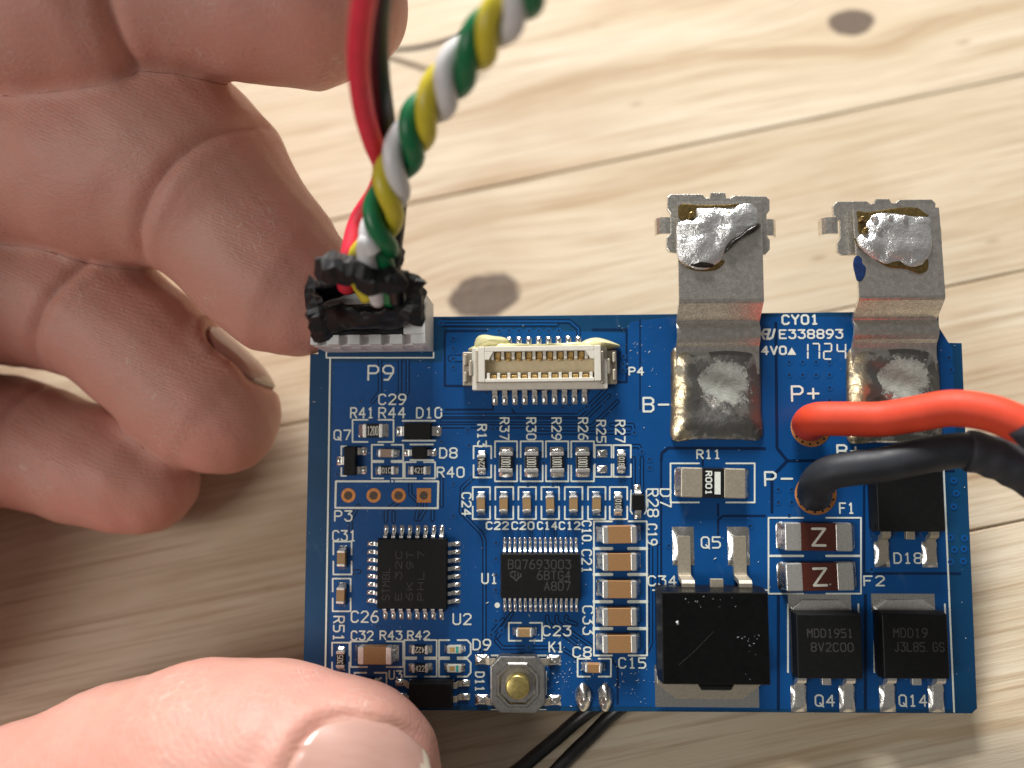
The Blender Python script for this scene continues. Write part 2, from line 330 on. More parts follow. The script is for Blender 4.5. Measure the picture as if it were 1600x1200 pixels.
# ------------------------------------------------------------------ mesh builder
class MB:
    def __init__(s): s.v = []; s.f = []; s.m = []; s.sm = []
    def add(s, vs, fs, m=0, smooth=False):
        o = len(s.v); s.v += [tuple(p) for p in vs]
        for f in fs: s.f.append(tuple(i+o for i in f)); s.m.append(m); s.sm.append(smooth)
        return s
    def prism(s, poly, z0, z1, bev=0.0, m=0, bot=True):
        """closed outline (ccw) pushed from z0 to z1, with a chamfered top edge"""
        n = len(poly); P = [Vector((p[0], p[1])) for p in poly]
        def inset(d):
            out = []
            for i in range(n):
                a, b, c = P[i-1], P[i], P[(i+1) % n]
                e1 = (b-a).normalized(); e2 = (c-b).normalized()
                n1 = Vector((-e1.y, e1.x)); n2 = Vector((-e2.y, e2.x)); k = n1+n2
                l = max(k.length_squared, 0.3)
                out.append(b + k*(2*d/l))
            return out
        rings = [(P, z0)]
        if bev: rings += [(P, z1-bev), (inset(bev*0.3), z1-bev*0.3), (inset(bev), z1)]
        else: rings += [(P, z1)]
        vs = [(p.x, p.y, z) for R, z in rings for p in R]; fs = []
        for k in range(len(rings)-1):
            for i in range(n):
                j = (i+1) % n; fs.append((k*n+i, k*n+j, (k+1)*n+j, (k+1)*n+i))
        k = len(rings)-1; fs.append(tuple(k*n+i for i in range(n)))
        if bot: fs.append(tuple(range(n-1, -1, -1)))
        return s.add(vs, fs, m)
    def box(s, x0, x1, y0, y1, z0, z1, bev=0.0, m=0):
        if bev:
            c = bev
            return s.prism([(x0+c, y0), (x1-c, y0), (x1, y0+c), (x1, y1-c), (x1-c, y1), (x0+c, y1), (x0, y1-c), (x0, y0+c)], z0, z1, bev, m)
        return s.prism([(x0, y0), (x1, y0), (x1, y1), (x0, y1)], z0, z1, 0, m)
    def frustum(s, x0, x1, y0, y1, z0, z1, taper, bev=0.04, m=0):
        """moulded chip body: side walls drawn in above and below the parting line"""
        zm = z0 + (z1-z0)*0.52; vs = []; fs = []
        def ring(t, z, c=0.06): return [(x0+t+c, y0+t, z), (x1-t-c, y0+t, z), (x1-t, y0+t+c, z), (x1-t, y1-t-c, z), (x1-t-c, y1-t, z), (x0+t+c, y1-t, z), (x0+t, y1-t-c, z), (x0+t, y0+t+c, z)]
        R = [ring(taper, z0), ring(0, zm), ring(0.0, zm+0.02), ring(taper-0.01, z1-bev*0.5), ring(taper+bev*0.7, z1)]
        for r in R: vs += r
        for k in range(4):
            for i in range(8): fs.append((k*8+i, k*8+(i+1) % 8, (k+1)*8+(i+1) % 8, (k+1)*8+i))
        fs.append(tuple(range(32, 40))); fs.append(tuple(range(7, -1, -1)))
        return s.add(vs, fs, m)
    def sweep(s, pts, rad, seg=12, m=0, cap=True, smooth=True):
        P = [Vector(p) for p in pts]; n = len(P); vs = []; fs = []
        r = rad if callable(rad) else (lambda i: rad)
        T = [(P[min(i+1, n-1)]-P[max(i-1, 0)]).normalized() for i in range(n)]
        N = T[0].orthogonal().normalized()
        for i in range(n):
            N = (N - T[i]*N.dot(T[i])).normalized(); Bn = T[i].cross(N)
            for k in range(seg):
                a = 2*math.pi*k/seg; vs.append(P[i] + (N*math.cos(a)+Bn*math.sin(a))*r(i))
        for i in range(n-1):
            for k in range(seg):
                k2 = (k+1) % seg; fs.append((i*seg+k, i*seg+k2, (i+1)*seg+k2, (i+1)*seg+k))
        if cap: fs.append(tuple(range(seg-1, -1, -1))); fs.append(tuple((n-1)*seg+k for k in range(seg)))
        return s.add(vs, fs, m, smooth)
    def revolve(s, prof, cx=0, cy=0, seg=32, m=0, smooth=True, ey=1.0):
        vs = []; fs = []; n = len(prof)
        for (r, z) in prof:
            for k in range(seg):
                a = 2*math.pi*k/seg; vs.append((cx+r*math.cos(a), cy+r*ey*math.sin(a), z))
        for i in range(n-1):
            for k in range(seg):
                k2 = (k+1) % seg; fs.append((i*seg+k, i*seg+k2, (i+1)*seg+k2, (i+1)*seg+k))
        if prof[-1][0] < 1e-4 or True: fs.append(tuple((n-1)*seg+k for k in range(seg)))
        return s.add(vs, fs, m, smooth)
    def ribbon(s, prof, x0, x1, th, m=0, smooth=False, x0b=None, x1b=None):
        """bent sheet metal: (y, z) profile, constant width, real thickness"""
        P = [Vector(p) for p in prof]; n = len(P); vs = []; fs = []
        for i in range(n):
            t = (P[min(i+1, n-1)]-P[max(i-1, 0)]).normalized(); nn = Vector((-t.y, t.x))
            if nn.y < 0: nn = -nn
            a = P[i]; b = P[i]-nn*th
            vs += [(x0, a.x, a.y), (x1, a.x, a.y), (x1, b.x, b.y), (x0, b.x, b.y)]
        for i in range(n-1):
            for k in range(4): fs.append((i*4+k, i*4+(k+1) % 4, (i+1)*4+(k+1) % 4, (i+1)*4+k))
        fs.append((3, 2, 1, 0)); fs.append(tuple((n-1)*4+k for k in range(4)))
        return s.add(vs, fs, m, smooth)
    def blob(s, poly, hfun, z0=0.0, rings=10, m=0, sub=4):
        """pool of solder: smooth closed outline, height hfun(rho, x, y) from rim (0) to middle (1)"""
        P = [Vector((p[0], p[1])) for p in poly]; n = len(P); Q = []
        for i in range(n):
            a, b, c, d = P[i-1], P[i], P[(i+1) % n], P[(i+2) % n]
            for k in range(sub):
                t = k/sub
                Q.append(0.5*((2*b) + (c-a)*t + (2*a-5*b+4*c-d)*t*t + (3*b-a-3*c+d)*t*t*t))
        c = sum(Q, Vector((0, 0)))/len(Q); N = len(Q); vs = []; fs = []
        for r in range(rings):
            t = r/rings; w = t**1.5
            for q in Q:
                p = q.lerp(c, w); vs.append((p.x, p.y, z0 + hfun(w, p.x, p.y)))
        vs.append((c.x, c.y, z0 + hfun(1, c.x, c.y)))
        for r in range(rings-1):
            for i in range(N): fs.append((r*N+i, r*N+(i+1) % N, (r+1)*N+(i+1) % N, (r+1)*N+i))
        for i in range(N): fs.append(((rings-1)*N+i, (rings-1)*N+(i+1) % N, rings*N))
        area_ = sum(Q[i].x*Q[(i+1) % N].y - Q[(i+1) % N].x*Q[i].y for i in range(N))
        if area_ < 0: fs = [tuple(reversed(f)) for f in fs]
        return s.add(vs, fs, m, True)
    def stroke(s, pts, w, z, m=0):
        """flat printed line with round ends"""
        P = [Vector((p[0], p[1])) for p in pts]; z += (len(s.f) % 53)*0.00009
        for a, b in zip(P, P[1:]):
            d = b-a
            if d.length < 1e-6: continue
            d.normalize(); t = math.atan2(d.y, d.x); ring = []
            for k in range(5): A = t+math.pi/2+math.pi*k/4; ring.append((a.x+math.cos(A)*w/2, a.y+math.sin(A)*w/2, z))
            for k in range(5): A = t-math.pi/2+math.pi*k/4; ring.append((b.x+math.cos(A)*w/2, b.y+math.sin(A)*w/2, z))
            z += 0.00013
            s.add(ring, [tuple(range(10))], m)
        return s
    def mesh(s, name, mats):
        me = bpy.data.meshes.new(name); me.from_pydata(s.v, [], s.f)
        for k in (mats if isinstance(mats, (list, tuple)) else [mats]): me.materials.append(MAT[k])
        me.polygons.foreach_set('material_index', s.m); me.polygons.foreach_set('use_smooth', s.sm)
        me.update(); return me
    def obj(s, name, mats, parent=None, loc=(0,0,0), rz=0.0):
        return put(name, s.mesh(name, mats), parent, loc, rz)
def put(name, me, parent=None, loc=(0,0,0), rz=0.0):
    o = bpy.data.objects.new(name, me); COL.objects.link(o)
    if parent is not None: o.parent = parent
    o.location = loc; o.rotation_euler = (0, 0, rz); return o
def thing(name, label, cat, mat=None, group=None, mesh=None):
    o = bpy.data.objects.new(name, mesh); COL.objects.link(o)
    if mat is not None: o.matrix_world = mat
    o['label'] = label; o['category'] = cat
    if group: o['group'] = group
    return o
def crom(pts, n):
    P = [Vector(p) for p in pts]; P = [2*P[0]-P[1]] + P + [2*P[-1]-P[-2]]; out = []
    for i in range(1, len(P)-2):
        a, b, c, d = P[i-1:i+3]
        for k in range(n):
            t = k/n; out.append(0.5*(2*b + (c-a)*t + (2*a-5*b+4*c-d)*t*t + (3*b-a-3*c+d)*t**3))
    out.append(P[-2]); return out

# ------------------------------------------------------------------ stroke lettering (plotter font as on the board)
_G = {
'0':'1,0 3,0 4,1 4,5 3,6 1,6 0,5 0,1 1,0', '1':'1,5 2,6 2,0|1,0 3,0', '2':'0,5 1,6 3,6 4,5 4,4 0,0 4,0', '3':'0,6 4,6 2,4 3,4 4,3 4,1 3,0 1,0 0,1',
'4':'3,0 3,6 0,2 4,2', '5':'4,6 0,6 0,3.5 3,3.5 4,2.5 4,1 3,0 0,0', '6':'3.5,6 2,6 0,3 0,1 1,0 3,0 4,1 4,2.5 3,3.4 0.6,3.4', '7':'0,6 4,6 1.5,0',
'8':'1,0 3,0 4,0.8 4,2.2 3,3.1 1,3.1 0,4 0,5.2 1,6 3,6 4,5.2 4,4 3,3.1|1,3.1 0,2.2 0,0.8 1,0', '9':'0.5,0 2,0 4,3 4,5 3,6 1,6 0,5 0,3.6 1,2.7 3.4,2.7',
'A':'0,0 2,6 4,0|0.7,2 3.3,2', 'B':'0,0 0,6 3,6 4,5.2 4,4 3,3.2 0,3.2|3,3.2 4,2.3 4,0.8 3,0 0,0', 'C':'4,5 3,6 1,6 0,5 0,1 1,0 3,0 4,1',
'D':'0,0 0,6 2.6,6 4,4.6 4,1.4 2.6,0 0,0', 'E':'4,0 0,0 0,6 4,6|0,3.1 3,3.1', 'F':'0,0 0,6 4,6|0,3.1 3,3.1', 'G':'4,5 3,6 1,6 0,5 0,1 1,0 3,0 4,1 4,2.8 2.4,2.8',
'J':'0.5,1 1.5,0 2.5,0 3.4,1 3.4,6', 'K':'0,0 0,6|4,6 0,2.4|1.4,3.6 4,0', 'M':'0,0 0,6 2,3 4,6 4,0', 'N':'0,0 0,6 4,0 4,6', 'P':'0,0 0,6 3,6 4,5.1 4,3.7 3,2.8 0,2.8',
'Q':'1,0 3,0 4,1 4,5 3,6 1,6 0,5 0,1 1,0|2.4,1.6 4.2,-0.4', 'R':'0,0 0,6 3,6 4,5.1 4,3.9 3,3 0,3|2,3 4,0', 'S':'4,5 3,6 1,6 0,5 0,4 1,3.1 3,2.9 4,2 4,1 3,0 1,0 0,1', 'L':'0,6 0,0 4,0', 'H':'0,0 0,6|4,0 4,6|0,3 4,3', 'T':'2,0 2,6|0,6 4,6', 'U':'0,6 0,1 1,0 3,0 4,1 4,6',
'V':'0,6 2,0 4,6', 'Y':'0,6 2,3 4,6|2,3 2,0', 'Z':'0,6 4,6 0,0 4,0', '+':'0,3 4,3|2,1 2,5', '-':'0.2,3 4.2,3', '.':'0.2,0 0.6,0', '_':'0,-1.2 4,-1.2', ' ':''}
GL = {k: [[tuple(map(float, q.split(','))) for q in st.split()] for st in v.split('|') if st] for k, v in _G.items()}
def text(mb, txt, x0, y0, x1, y1, w, z, rot=0, m=0, adv=6.0):
    """lettering fitted to a rectangle in mm; rot = quarter turns clockwise"""
    W_ = adv*(len(txt)-1) + 4.0
    cx, cy = (x0+x1)/2, (y0+y1)/2; dx, dy = x1-x0, y1-y0
    if rot % 2: dx, dy = dy, dx
    sx, sy = dx/W_, dy/6.0
    for i, ch in enumerate(txt):
        for st in GL[ch]:
            pts = []
            for (gx, gy) in st:
                px = (gx + adv*i)*sx - dx/2; py = gy*sy - dy/2
                for _ in range(rot % 4): px, py = py, -px
                pts.append((cx+px, cy+py))
            mb.stroke(pts, w, z, m)
# ================================================================== the table
hh = []
tab = thing('wooden_tabletop', 'pale pine tabletop of glued planks with dark knots under the board', 'table')
GM = Matrix.Rotation(GA, 4, 'Z')
s1 = grain(g0)[1]; s2 = grain(TW(1469, 450))[1]
pw = s1 - s2
prand = random.Random(3)
edges_ = [s1 + (k+.9*min(k, 1) if k > 0 else k)*(pw if abs(pw) > 18 else 38) + (prand.uniform(-3, 3) if k not in (0, -1) else 0) for k in range(-5, 8)]
for i in range(len(edges_)-1):
    ya, yb = edges_[i]+0.07, edges_[i+1]-0.07
    x0_, x1_ = -420 + prand.uniform(-30, 30), 420 + prand.uniform(-30, 30)
    mb = MB(); c = 0.18; dz = prand.uniform(-0.05, 0.0)
    prof = [(ya, -18), (yb, -18), (yb, -c+dz), (yb-c, dz), (ya+c, dz), (ya, -c+dz)]
    n = len(prof); vs = [(x0_, y, z) for y, z in prof] + [(x1_, y, z) for y, z in prof]
    fs = [(k, (k+1) % n, n+(k+1) % n, n+k) for k in range(n)] + [tuple(range(n-1, -1, -1)), tuple(range(n, 2*n))]
    fs = [tuple(reversed(f)) for f in fs]
    mb.add(vs, fs)
    o = mb.obj('plank', 'wood', tab); o.rotation_euler = (0, 0, GA)

# ================================================================== the circuit board
board = thing('circuit_board', 'blue battery management circuit board crowded with small chips, held up between finger and thumb', 'circuit board', M_BOARD)
def L(u, v, h=0.0): p = B(u, v, h); return (p.x, p.y)
def LP(pts, h=0.0): return [L(u, v, h) for u, v in pts]
TH = 1.55
outline = [(484.5, 553), (472.5, 1109), (1519, 1115), (1527, 1107), (1503, 536), (1467, 535), (1467, 486), (700, 494.5), (497, 496), (497, 553)]
mb = MB(); pl = LP(outline); mb.prism(pl, -TH, 0, 0.05, 0)
n = len(pl)
for k, f in enumerate(mb.f):                      # the cut edge shows bare laminate
    if len(f) == 4 and k < n: mb.m[k] = 1
mb.obj('substrate', ('laminate', 'edge'), board)
# copper pours under the mask
mb = MB(); zc = 0.012
for poly in ([(520, 566), (514, 1100), (740, 1104), (1020, 1104), (1029, 1108), (1488, 1108), (1477, 728), (1495, 728), (1488, 545), (1460, 500), (1330, 495), (1200, 495), (1052, 495), (985, 503), (977, 520), (700, 512), (690, 566)],):
    p = LP(poly)
    if sum(p[i-1][0]*p[i][1]-p[i][0]*p[i-1][1] for i in range(len(p))) < 0: p.reverse()
    mb.prism(p, 0.0, zc, 0.006)
mb.obj('copper_pour', 'pour', board)
# etched gaps (dark) and the tracks between them
gaps = MB(); tr = MB()
def track(pts, w=0.16, g=0.15, solid=True):
    q = LP(pts)
    gaps.stroke(q, w+2*g, 0.0195)
    if solid: tr.stroke(q, w, 0.0275)
def gapline(pts, w=0.22): gaps.stroke(LP(pts), w, 0.0215)
track([(748, 738), (722, 762), (720, 800), (752, 833), (757, 845), (757, 1000), (752, 1020)])
for dv, ue in ((0, 905), (8, 912), (17, 925)):
    track([(690, 649+dv), (ue, 649+dv), (ue+40, 610+dv)])
track([(839, 676), (984, 676)]); track([(955, 664), (988, 664), (991, 676)])
track([(968, 697), (998, 697), (1003, 706)])
track([(990, 716), (990, 762)]); track([(1003, 716), (1003, 770)])
track([(1017, 853), (1017, 1005), (1000, 1040)]); track([(1030, 853), (1030, 918)])
for x in (594, 625, 637): track([(x, 562), (x, 612), (x-12, 628)])
track([(690, 502), (890, 502), (904, 514), (904, 525)]); track([(690, 507), (870, 507)])
track([(785, 1012), (860, 1012), (876, 1012), (905, 1030)]); track([(775, 1001), (785, 1012)])
track([(777, 995), (795, 965), (800, 958)]); track([(768, 990), (786, 968)])
track([(855, 963), (855, 972), (900, 1006)]); track([(870, 963), (870, 972), (925, 1010)]); track([(885, 963), (885, 970), (900, 975)])
track([(603, 815), (603, 797), (622, 785)]); track([(641, 752), (641, 772), (655, 786), (650, 812)]); track([(664, 786), (664, 797), (655, 812)])
track([(560, 790), (548, 812), (548, 830)]); track([(553, 893), (562, 893)]); track([(690, 790), (690, 745)])
track([(615, 800), (615, 815)]); track([(676, 795), (676, 812)])
for x in (800, 811, 830, 849, 868, 887): track([(x, 824), (x, 838)], 0.1, 0.1)
for x in (781, 799, 817, 836, 855, 873): track([(x, 748), (x, 762)], 0.12, 0.1)
for a in ([(742, 560), (742, 600)], [(705, 560), (730, 560)]): track(a, 0.5, 0.14)
gapline([(695, 517), (760, 517)]); gapline([(695, 517), (695, 603), (742, 603)]); gapline([(926, 515), (979, 515), (979, 597), (940, 597)])
gapline([(1000, 500), (1000, 640)], 0.14)
gapline([(1212, 505), (1214, 700), (1230, 720), (1338, 720)], 0.3); gapline([(1230, 720), (1206, 745), (1206, 800)], 0.3)
gapline([(1195, 806), (1130, 806), (1122, 812), (1122, 835)], 0.22); gapline([(1122, 806), (1122, 788)], 0.22)
gapline([(1033, 720), (1034, 708), (1044, 700), (1195, 701)], 0.3); gapline([(1033, 720), (1033, 1100)], 0.2)
gapline([(1490, 735), (1362, 735), (1350, 760), (1350, 896), (1478, 896)], 0.24)
gapline([(1352, 930), (1352, 1108)], 0.3); gapline([(1216, 930), (1216, 1108)], 0.3)
gapline([(945, 1010), (965, 1045), (965, 1100)], 0.2); gapline([(1480, 896), (1500, 896)], 0.2)
gapline([(1098, 706), (1098, 727)], 0.22)
gapline([(690, 640), (770, 640), (770, 612)], 0.2)
gapline([(800, 640), (812, 655), (880, 655)], 0.2)
gaps.obj('etched_gaps', 'gap', board)['kind'] = 'stuff'; tr.obj('copper_tracks', 'track', board)['kind'] = 'stuff'

# via holes: a small ring and a dark well, all in one part
vias = [(689, 505), (708.5, 529), (708.5, 545), (708.5, 560.5), (708.5, 574), (761, 613), (804, 628), (814, 637), (834, 629), (850, 629), (879, 637), (890, 633), (906, 642), (917, 636), (945, 629),
        (974, 557), (974, 569), (974, 579), (991, 676), (1003, 706), (1015, 718), (1015, 731), (970, 753), (825, 757), (864, 757), (709, 756), (709, 806), (731, 672), (564, 627), (690, 690),
        (775, 848), (775, 873), (775, 898), (775, 922), (775, 970), (784, 985), (768, 992), (826, 1012), (590, 979), (554, 897), (613, 752), (1172, 822), (1045, 853), (1044, 965), (770, 670),
        (809, 722), (850, 723), (733, 696), (690, 640), (528, 741), (980, 826), (1046, 1030), (1233, 805), (1362, 890)]
vias += [(780+15.5*k, 517) for k in range(7)]
vias += [(1233+21*i, 566+20*j) for i in range(4) for j in range(4) if not (i < 3 and j > 1)]
vias += [(1216+21*i, 765+20*j) for i in range(2) for j in range(2)] + [(1490, 751), (1494, 771), (1490, 792), (1485, 840), (1507, 841), (1491, 859), (1506, 858), (1485, 878), (1505, 877), (1483, 559), (1486, 578)]
mb = MB()
for (u, v) in vias:
    x, y = L(u, v); r = 0.19
    vs = []; fs = []
    for rr, z in ((r+0.17, 0.028), (r, 0.045), (r*0.62, 0.034)):
        vs += [(x+rr*math.cos(2*math.pi*k/12), y+rr*math.sin(2*math.pi*k/12), z) for k in range(12)]
    for q in range(2): fs += [(q*12+k, q*12+(k+1) % 12, q*12+12+(k+1) % 12, q*12+12+k) for k in range(12)]
    mb.add(vs, fs, 0, True); mb.add(vs[24:], [tuple(range(12))], 1)
o = mb.obj('via_holes', ('pour', 'dark'), board); o['kind'] = 'stuff'

# white print
silk = MB(); ZS = 0.036
def st(txt, u0, v0, u1, v1, rot=0, w=0.155, adv=6.0):
    a = L(u0, v1); b = L(u1, v0); text(silk, txt, a[0]+w/2, a[1]+w/2, b[0]-w/2, b[1]-w/2, w, ZS, rot, 0, adv)
def sl(pts, w=0.17): silk.stroke(LP(pts), w, ZS)
def box_gap(u0, v0, u1, v1, axis, g=0.42, w=0.16):
    """component outline, broken in the middle of two sides"""
    if axis == 'x':
        a, b = u0+(u1-u0)*(0.5-g/2*0.62), u0+(u1-u0)*(0.5+g/2*0.62)
        sl([(a, v0), (u0, v0), (u0, v1), (a, v1)], w); sl([(b, v0), (u1, v0), (u1, v1), (b, v1)], w)
    else:
        a, b = v0+(v1-v0)*(0.5-g/2*0.5), v0+(v1-v0)*(0.5+g/2*0.5)
        sl([(u0, a), (u0, v0), (u1, v0), (u1, a)], w); sl([(u0, b), (u0, v1), (u1, v1), (u1, b)], w)
for a in (('P9', 574, 570, 616, 595, 0, .19), ('C29', 591, 615, 635, 633), ('R41', 547, 636, 585, 654), ('R44', 591, 636, 634, 654), ('D10', 650, 636, 691, 654), ('Q7', 521, 671, 549, 688),
          ('D8', 686, 699, 715, 716.5), ('R40', 682, 729, 726, 746.5), ('P3', 522, 797, 551, 815), ('C31', 519, 828, 557, 846), ('C26', 548, 954, 592, 973), ('U2', 707, 958, 737, 976.5),
          ('C32', 548, 985, 584, 1001), ('R43', 593, 985, 629, 1000), ('R42', 636, 985, 672, 1000), ('D9', 738, 998, 767.5, 1016), ('U3', 607, 1047, 629, 1062), ('R52', 511, 1057, 552, 1075),
          ('C8', 894.5, 1010, 924.5, 1027.5), ('K1', 857, 1002, 881, 1019.5), ('C23', 847.5, 977, 892.5, 994), ('C15', 966, 1027, 1009.5, 1044.5), ('C34', 1012, 899, 1057, 916), ('U1', 752, 895, 778, 912.5),
          ('B-', 1004, 620, 1045, 644.5, 0, .2), ('P4', 982, 573, 1006, 587), ('CY01', 1221, 491, 1279, 508, 0, .2), ('E338893', 1217, 514, 1317, 530, 0, .17), ('4V0', 1189, 540, 1229, 555, 0, .19),
          ('P+', 1236, 602, 1280, 628, 0, .2), ('P-', 1194, 736, 1238, 760, 0, .2), ('B+', 1307, 694, 1345, 716, 0, .2), ('R11', 1088, 702, 1126, 717.5), ('Q5', 1095, 838, 1126, 857),
          ('F1', 1311, 785, 1335, 803), ('F2', 1349, 899, 1382, 916), ('D18', 1396, 863, 1440, 881), ('Q4', 1273, 1085, 1304, 1104), ('Q14', 1404, 1085, 1448, 1104),
          ('C22', 759, 814.5, 795, 828), ('C20', 799, 814.5, 835, 828), ('C14', 839, 814.5, 871, 828), ('C12', 873, 814.5, 907, 828)): st(*a)
for a in (('R13', 745.5, 662.5, 761, 699), ('R37', 780.5, 652, 796, 688), ('R30', 822, 652, 838, 688), ('R29', 861.5, 652, 877.5, 688), ('R26', 903, 652, 919, 688), ('R25', 931.5, 656, 947, 692), ('R27', 961, 656, 977, 692),
          ('C24', 721, 769, 737, 806), ('R28', 1011, 763, 1029, 808), ('D7', 1031, 763, 1049, 793), ('C10.', 909, 813, 924.5, 857), ('C21', 908.5, 858, 925, 896), ('C33', 910, 946, 928, 992), ('C19', 1010.5, 818, 1027, 852),
          ('R51', 520, 962, 539, 1002), ('D11', 742, 1049, 757.5, 1081)): st(*a, 1)
# date code in segment figures, certification mark, triangle
def seg(u0, v0, u1, v1, which):
    um, vm = (u0+u1)/2, (v0+v1)/2; g = 1.5
    S_ = {'a': [(u0+g, v0), (u1-g, v0)], 'b': [(u1, v0+g), (u1, vm-g)], 'c': [(u1, vm+g), (u1, v1-g)], 'd': [(u0+g, v1), (u1-g, v1)], 'e': [(u0, vm+g), (u0, v1-g)], 'f': [(u0, v0+g), (u0, vm-g)], 'g': [(u0+g, vm), (u1-g, vm)]}
    for k in which: sl(S_[k], 0.15)
seg(1252, 537, 1262, 561, 'bc'); seg(1269, 537, 1280, 561, 'abc'); seg(1287, 537, 1299, 561, 'abged'); seg(1308, 537, 1321, 561, 'fgbc')
sl([(1194, 530), (1190, 522), (1194, 515), (1202, 515), (1198, 530)], .2); sl([(1194, 522), (1200, 522)], .2); sl([(1203, 515), (1199, 527), (1202, 530), (1207, 527), (1210, 515)], .22)
tp = LP([(1230, 554.5), (1244, 554.5), (1237, 543)]); silk.add([(x, y, ZS+0.001) for x, y in tp], [(0, 1, 2)])
# outlines
sl([(516, 559), (512.5, 800), (508, 1075)], .17); sl([(1474, 728), (1482, 912)], .17); sl([(1482, 912), (1490.5, 1112)], .17)
sl([(510, 551), (510, 559), (677.5, 559), (677.5, 551)], .15)
box_gap(551, 656, 615, 690.5, 'x'); box_gap(581, 695, 630, 720, 'x'); box_gap(581, 722, 630, 747.5, 'x'); box_gap(632.5, 722, 680, 747.5, 'x')
sl([(629, 657.5), (680, 657.5)]); sl([(629, 688.5), (680, 688.5)]); sl([(641, 694.5), (677, 694.5)]); sl([(641, 719), (677, 719)])
sl([(541, 697.5), (533.5, 697.5), (533.5, 711)]); sl([(533.5, 731), (533.5, 743.5), (541, 743.5)])
sl([(525, 752), (685, 752), (684, 794), (524, 793.5), (525, 752)], .2)
box_gap(740, 697, 767.5, 746, 'y')
for a, b in ((773.5, 808), (813.5, 848), (853, 888), (892.5, 928)): box_gap(a, 689.5, b, 752, 'y')
box_gap(929.5, 695.5, 955.5, 745, 'y'); box_gap(958.5, 695.5, 985.6, 745, 'y')
for a, b in ((738.7, 765.7), (774, 802), (810, 837.5), (846, 873.5), (882.5, 910), (918.7, 946), (952.7, 980)): box_gap(a, 761, b, 811, 'y')
sl([(986, 766), (985, 798), (988, 803)], .14); sl([(1010, 766), (1010, 798), (1007, 803)], .14)
box_gap(521, 846, 549.5, 897.5, 'y'); box_gap(520, 904, 548, 955, 'y'); box_gap(519, 1004, 546, 1055, 'y')
box_gap(548, 1002, 630, 1042, 'x', .6); box_gap(632, 1000, 682.5, 1027, 'x'); box_gap(632, 1029.5, 682.5, 1057, 'x')
for v0, v1 in ((1000, 1027), (1029.5, 1057)):
    sl([(702, v0), (686, v0), (686, v1), (702, v1)]); sl([(715, v0), (730, v0), (735.5, v0+6), (735.5, v1-6), (730, v1), (715, v1)])
box_gap(554, 1051, 604, 1078, 'x')
sl([(641, 1062.5), (709, 1062.5)]); sl([(768, 1024), (853, 1024)]); sl([(768, 1108.5), (785, 1108.5)], .1); sl([(838, 1108.5), (853, 1108.5)], .1); sl([(853.5, 1049), (853.5, 1085)], .12)
box_gap(902.5, 1029, 954.5, 1057, 'x'); box_gap(795, 973, 847, 1001, 'x')
sl([(928, 814.5), (928, 1024)]); sl([(1010.5, 814.5), (1011, 1024)])
for v, dbl in ((814.5, 0), (857, 1), (897.5, 1), (940, 1), (982, 1), (1024, 0)):
    sl([(928, v), (956, v)], .30 if dbl else .17); sl([(982, v), (1010.5, v)], .30 if dbl else .17)
box_gap(1047.6, 724, 1179, 785, 'x', .52)
box_gap(1200.6, 809, 1345, 868, 'x', .4); box_gap(1200.6, 869, 1345, 927.5, 'x', .4)
sl([(1045, 922), (1027, 922), (1027, 1055)], .2); sl([(1200, 922), (1020, 922)], .16)
sl([(1231, 944), (1231, 1050)]); sl([(1341, 944), (1341, 965)]); sl([(1366, 944), (1366, 1050)]); sl([(1476, 944), (1477, 965)])
sl([(690, 845), (698, 845), (698, 852)], .12)
c = L(777, 945.5); silk.revolve([(0.0, ZS), (0.27, ZS+0.002), (0.27, ZS)][::-1], c[0], c[1], 14, 0, False)
for q in ((488, 553, 8), (500, 549, 5)): pass
silk.obj('silkscreen', 'silk', board)

# dust and tiny scratches on the mask
mb = MB(); rd = random.Random(11)
for k in range(420):
    u, v = rd.uniform(480, 1520), rd.uniform(500, 1108)
    if k < 120: u, v = rd.gauss(885, 28), rd.gauss(1045, 34)
    elif k < 160: u, v = rd.gauss(985, 20), rd.gauss(1065, 22)
    elif k < 190: u, v = rd.gauss(1000, 18), rd.gauss(545, 30)
    if not (480 < u < 1515 and 500 < v < 1105): continue
    x, y = L(u, v); r = rd.uniform(0.02, 0.055); a = rd.uniform(0, 6.28); e = rd.choice((1, 1, 1, 1.5, 4))
    vs = [(x+r*e*math.cos(a), y+r*e*math.sin(a), .03), (x-r*math.sin(a), y+r*math.cos(a), .03), (x-r*e*math.cos(a), y-r*e*math.sin(a), .03), (x+r*math.sin(a), y-r*math.cos(a), .03), (x, y, .03+r)]
    mb.add(vs, [(0, 1, 4), (1, 2, 4), (2, 3, 4), (3, 0, 4)])
o = mb.obj('dust', 'dust', board); o['kind'] = 'stuff'

# ------------------------------------------------------------------ chip components
CACHE = {}
def cached(key, fn):
    if key not in CACHE: CACHE[key] = fn()
    return CACHE[key]
def fillet_mesh(Wd, p, h0, var, mat='solder'):
    """solder climbing the end of a chip: local +x points away from the body, x = 0 at its end face"""
    def mk():
        rr = random.Random(var*17+int(Wd*10)); mb = MB(); nx, ny = 8, 9; vs = []; fs = []
        a1, a2 = rr.uniform(-.1, .1), rr.uniform(0.8, 1.25)
        for i in range(nx):
            s_ = i/(nx-1)
            for j in range(ny):
                t = j/(ny-1)*2-1
                w = Wd/2*(1 - 0.10*s_*s_)
                z = h0*(1-s_)**1.7*a2*(1-0.16*t*t) + 0.10*math.sin(math.pi*min(1, s_*1.06))*(1-t**4) + a1*h0*t*s_*(1-s_)
                if abs(t) > 0.99 or s_ > 0.99: z = 0.0
                vs.append((p*s_-0.03, w*t, max(0.0, z)))
        for i in range(nx-1):
            for j in range(ny-1): fs.append((i*ny+j, (i+1)*ny+j, (i+1)*ny+j+1, i*ny+j+1))
        mb.add(vs, fs, 0, True); return mb.mesh('solder', mat)
    return cached(('fil', round(Wd, 2), round(p, 2), round(h0, 2), var, mat), mk)
